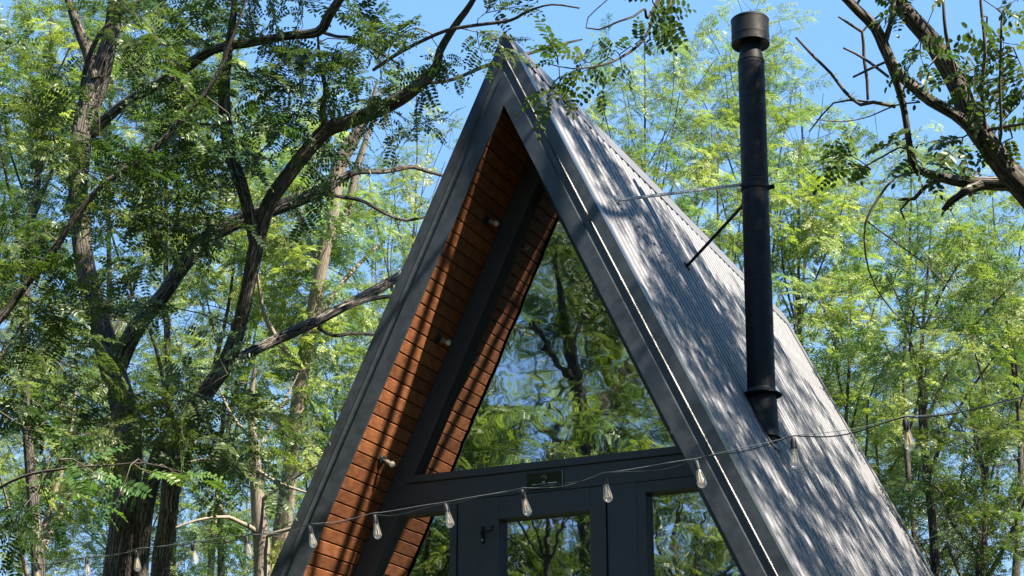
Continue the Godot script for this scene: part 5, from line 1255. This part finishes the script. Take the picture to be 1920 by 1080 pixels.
	wild_tree("woodland_tree", "leafy locust right of the clearing, out of the picture", Vector3(12.5, 0, 11.0), Vector3(12.8, 8.0, 10.6), Vector3(2.8, 3.8, 2.8), 123, 0.13, {"sprays": mid_sprays, "per": 5, "color": Color(0.100, 0.150, 0.045), "spread": 0.5, "vary": 0.35, "step": 0.3, "scale": 1.6, "group": "trees on the near side of the clearing", "arms": 6})
	wild_tree("woodland_tree", "leafy locust in the second row behind the viewpoint", Vector3(-1.5, 0, 26.0), Vector3(-1.2, 7.5, 25.6), Vector3(3.2, 3.4, 3.2), 126, 0.13, {"sprays": mid_sprays, "per": 5, "color": Color(0.100, 0.150, 0.045), "spread": 0.5, "vary": 0.35, "step": 0.3, "scale": 1.6, "group": "trees on the near side of the clearing", "arms": 6})
	wild_tree("woodland_tree", "leafy locust in the far left corner of the near wood", Vector3(-11.0, 0, 24.0), Vector3(-10.7, 7.5, 23.6), Vector3(3.4, 3.6, 3.4), 142, 0.13, {"sprays": mid_sprays, "per": 5, "color": Color(0.100, 0.150, 0.045), "spread": 0.5, "vary": 0.35, "step": 0.3, "scale": 1.6, "group": "trees on the near side of the clearing", "arms": 6})
	wild_tree("woodland_tree", "leafy locust right of the near limbs, out of the picture", Vector3(14.5, 0, 8.5), Vector3(14.8, 7.5, 8.1), Vector3(2.2, 3.2, 2.2), 82, 0.13, {"sprays": mid_sprays, "per": 5, "color": Color(0.100, 0.150, 0.045), "spread": 0.5, "vary": 0.35, "step": 0.3, "scale": 1.6, "group": "trees on the near side of the clearing", "arms": 6})
	wild_tree("woodland_tree", "leafy locust shading the clearing from the right", Vector3(10.5, 0, 12.0), Vector3(10.8, 9.5, 11.6), Vector3(3.0, 3.6, 3.0), 125, 0.13, {"sprays": mid_sprays, "per": 5, "color": Color(0.100, 0.150, 0.045), "spread": 0.5, "vary": 0.35, "step": 0.3, "scale": 1.6, "group": "trees on the near side of the clearing", "arms": 6})
	wild_tree("woodland_tree", "leafy locust in the second row right of the clearing", Vector3(15.0, 0, 13.0), Vector3(15.3, 10.0, 12.6), Vector3(3.4, 4.6, 3.4), 182, 0.13, {"sprays": mid_sprays, "per": 5, "color": Color(0.100, 0.150, 0.045), "spread": 0.5, "vary": 0.35, "step": 0.3, "scale": 1.6, "group": "trees on the near side of the clearing", "arms": 6})
	wild_tree("woodland_tree", "leafy locust in the second row left of the clearing", Vector3(-12.0, 0, 3.0), Vector3(-11.7, 8.0, 2.6), Vector3(2.6, 4.0, 2.6), 121, 0.13, {"sprays": mid_sprays, "per": 5, "color": Color(0.100, 0.150, 0.045), "spread": 0.5, "vary": 0.35, "step": 0.3, "scale": 1.6, "group": "trees on the near side of the clearing", "arms": 6})
	wild_tree("woodland_tree", "leafy locust overhanging the viewpoint", Vector3(4.0, 0, 14.5), Vector3(4.3, 10.5, 14.1), Vector3(2.6, 2.4, 2.6), 72, 0.13, {"sprays": mid_sprays, "per": 5, "color": Color(0.100, 0.150, 0.045), "spread": 0.5, "vary": 0.35, "step": 0.3, "scale": 1.6, "group": "trees on the near side of the clearing", "arms": 6})
	wild_tree("shrub", "dense dark shrub beside the far right eaves, out of the picture", Vector3(7.6, 0, -3.5), Vector3(7.6, 4.4, -3.5), Vector3(2.0, 2.2, 2.0), 97, 0.06, {"sprays": mid_sprays, "per": 5, "color": Color(0.060, 0.100, 0.036), "spread": 0.5, "vary": 0.3, "step": 0.3, "scale": 1.5, "category": "shrub", "group": "shrubs right of the cabin", "arms": 7})
	wild_tree("shrub", "dense dark shrub right of the cabin front, out of the picture", Vector3(8.2, 0, 0.8), Vector3(8.2, 4.2, 0.8), Vector3(2.1, 2.2, 2.1), 101, 0.06, {"sprays": mid_sprays, "per": 5, "color": Color(0.060, 0.100, 0.036), "spread": 0.5, "vary": 0.3, "step": 0.3, "scale": 1.5, "category": "shrub", "group": "shrubs right of the cabin", "arms": 7})
	wild_tree("shrub", "dense dark shrub halfway to the viewpoint on the right", Vector3(8.6, 0, 5.0), Vector3(8.6, 3.4, 5.0), Vector3(2.1, 2.2, 2.1), 101, 0.06, {"sprays": mid_sprays, "per": 5, "color": Color(0.060, 0.100, 0.036), "spread": 0.5, "vary": 0.3, "step": 0.3, "scale": 1.5, "category": "shrub", "group": "shrubs right of the cabin", "arms": 7})
	wild_tree("shrub", "dense dark shrub right beside the viewpoint", Vector3(8.8, 0, 9.0), Vector3(8.8, 2.6, 9.0), Vector3(2.0, 2.2, 2.0), 97, 0.06, {"sprays": mid_sprays, "per": 5, "color": Color(0.060, 0.100, 0.036), "spread": 0.5, "vary": 0.3, "step": 0.3, "scale": 1.5, "category": "shrub", "group": "shrubs right of the cabin", "arms": 7})
	wild_tree("locust_tree", "locust of the wood left of the picture, nearest its edge", Vector3(-10.81, 2.00, -4.20), Vector3(-10.04, 9.44, -2.86), Vector3(1.25, 2.06, 1.13), 40, 0.100, {"sprays": far_sprays, "scale": 1.22, "per": 5, "color": Color(0.220, 0.300, 0.100), "spread": 0.4, "vary": 0.35, "step": 0.25, "group": "locust trees of the wood behind the cabin", "arms": 6})
	wild_tree("locust_tree", "locust of the wood well left of the picture", Vector3(-15.06, 2.00, -5.51), Vector3(-14.13, 10.96, -3.86), Vector3(1.65, 2.59, 1.49), 66, 0.100, {"sprays": far_sprays, "scale": 1.11, "per": 5, "color": Color(0.290, 0.380, 0.125), "spread": 0.4, "vary": 0.35, "step": 0.25, "group": "locust trees of the wood behind the cabin", "arms": 6})
	wild_tree("locust_tree", "locust of the wood far left of the picture", Vector3(-16.25, 2.00, -3.85), Vector3(-15.41, 10.23, -2.38), Vector3(1.72, 2.48, 1.55), 66, 0.100, {"sprays": far_sprays, "scale": 1.17, "per": 5, "color": Color(0.220, 0.300, 0.100), "spread": 0.4, "vary": 0.35, "step": 0.25, "group": "locust trees of the wood behind the cabin", "arms": 6})
	wild_tree("locust_tree", "locust of the wood right of the picture, nearest its edge", Vector3(3.32, 2.00, -11.92), Vector3(4.06, 9.40, -10.65), Vector3(1.31, 1.97, 1.18), 40, 0.100, {"sprays": far_sprays, "scale": 1.38, "per": 5, "color": Color(0.290, 0.380, 0.125), "spread": 0.4, "vary": 0.35, "step": 0.25, "group": "locust trees of the wood behind the cabin", "arms": 6})
	wild_tree("locust_tree", "locust of the wood well right of the picture", Vector3(5.26, 2.00, -16.13), Vector3(6.18, 11.01, -14.52), Vector3(1.73, 2.55, 1.55), 68, 0.100, {"sprays": far_sprays, "scale": 1.06, "per": 5, "color": Color(0.220, 0.300, 0.100), "spread": 0.4, "vary": 0.35, "step": 0.25, "group": "locust trees of the wood behind the cabin", "arms": 6})
	wild_tree("locust_tree", "locust of the wood far right of the picture", Vector3(7.86, 2.00, -16.24), Vector3(8.68, 10.28, -14.81), Vector3(1.87, 2.44, 1.68), 71, 0.100, {"sprays": far_sprays, "scale": 1.06, "per": 5, "color": Color(0.290, 0.380, 0.125), "spread": 0.4, "vary": 0.35, "step": 0.25, "group": "locust trees of the wood behind the cabin", "arms": 6})
	wild_tree("locust_tree", "locust of the wood in the back row left of the picture", Vector3(-22.46, 2.00, -13.07), Vector3(-21.72, 11.15, -11.96), Vector3(2.68, 2.58, 2.41), 107, 0.100, {"sprays": far_sprays, "scale": 1.3, "per": 5, "color": Color(0.220, 0.300, 0.100), "spread": 0.4, "vary": 0.35, "step": 0.25, "group": "locust trees of the wood behind the cabin", "arms": 6})
	wild_tree("locust_tree", "locust of the wood in the back row right of the picture", Vector3(3.97, 2.00, -25.45), Vector3(4.69, 10.96, -24.41), Vector3(2.68, 2.58, 2.41), 107, 0.100, {"sprays": far_sprays, "scale": 1.16, "per": 5, "color": Color(0.220, 0.300, 0.100), "spread": 0.4, "vary": 0.35, "step": 0.25, "group": "locust trees of the wood behind the cabin", "arms": 6})
	wild_tree("locust_tree", "locust of the wood in the back row hidden by the roof", Vector3(-8.34, 2.00, -22.99), Vector3(-7.18, 14.35, -21.02), Vector3(1.69, 1.35, 1.52), 35, 0.100, {"sprays": far_sprays, "scale": 1.26, "per": 5, "color": Color(0.220, 0.300, 0.100), "spread": 0.4, "vary": 0.35, "step": 0.25, "group": "locust trees of the wood behind the cabin", "arms": 6})
	wild_tree("locust_tree", "locust of the wood in the back row hidden by the gable", Vector3(-10.20, 2.00, -19.91), Vector3(-9.28, 12.44, -18.45), Vector3(1.81, 2.34, 1.63), 65, 0.100, {"sprays": far_sprays, "scale": 1.24, "per": 5, "color": Color(0.220, 0.300, 0.100), "spread": 0.4, "vary": 0.35, "step": 0.25, "group": "locust trees of the wood behind the cabin", "arms": 6})
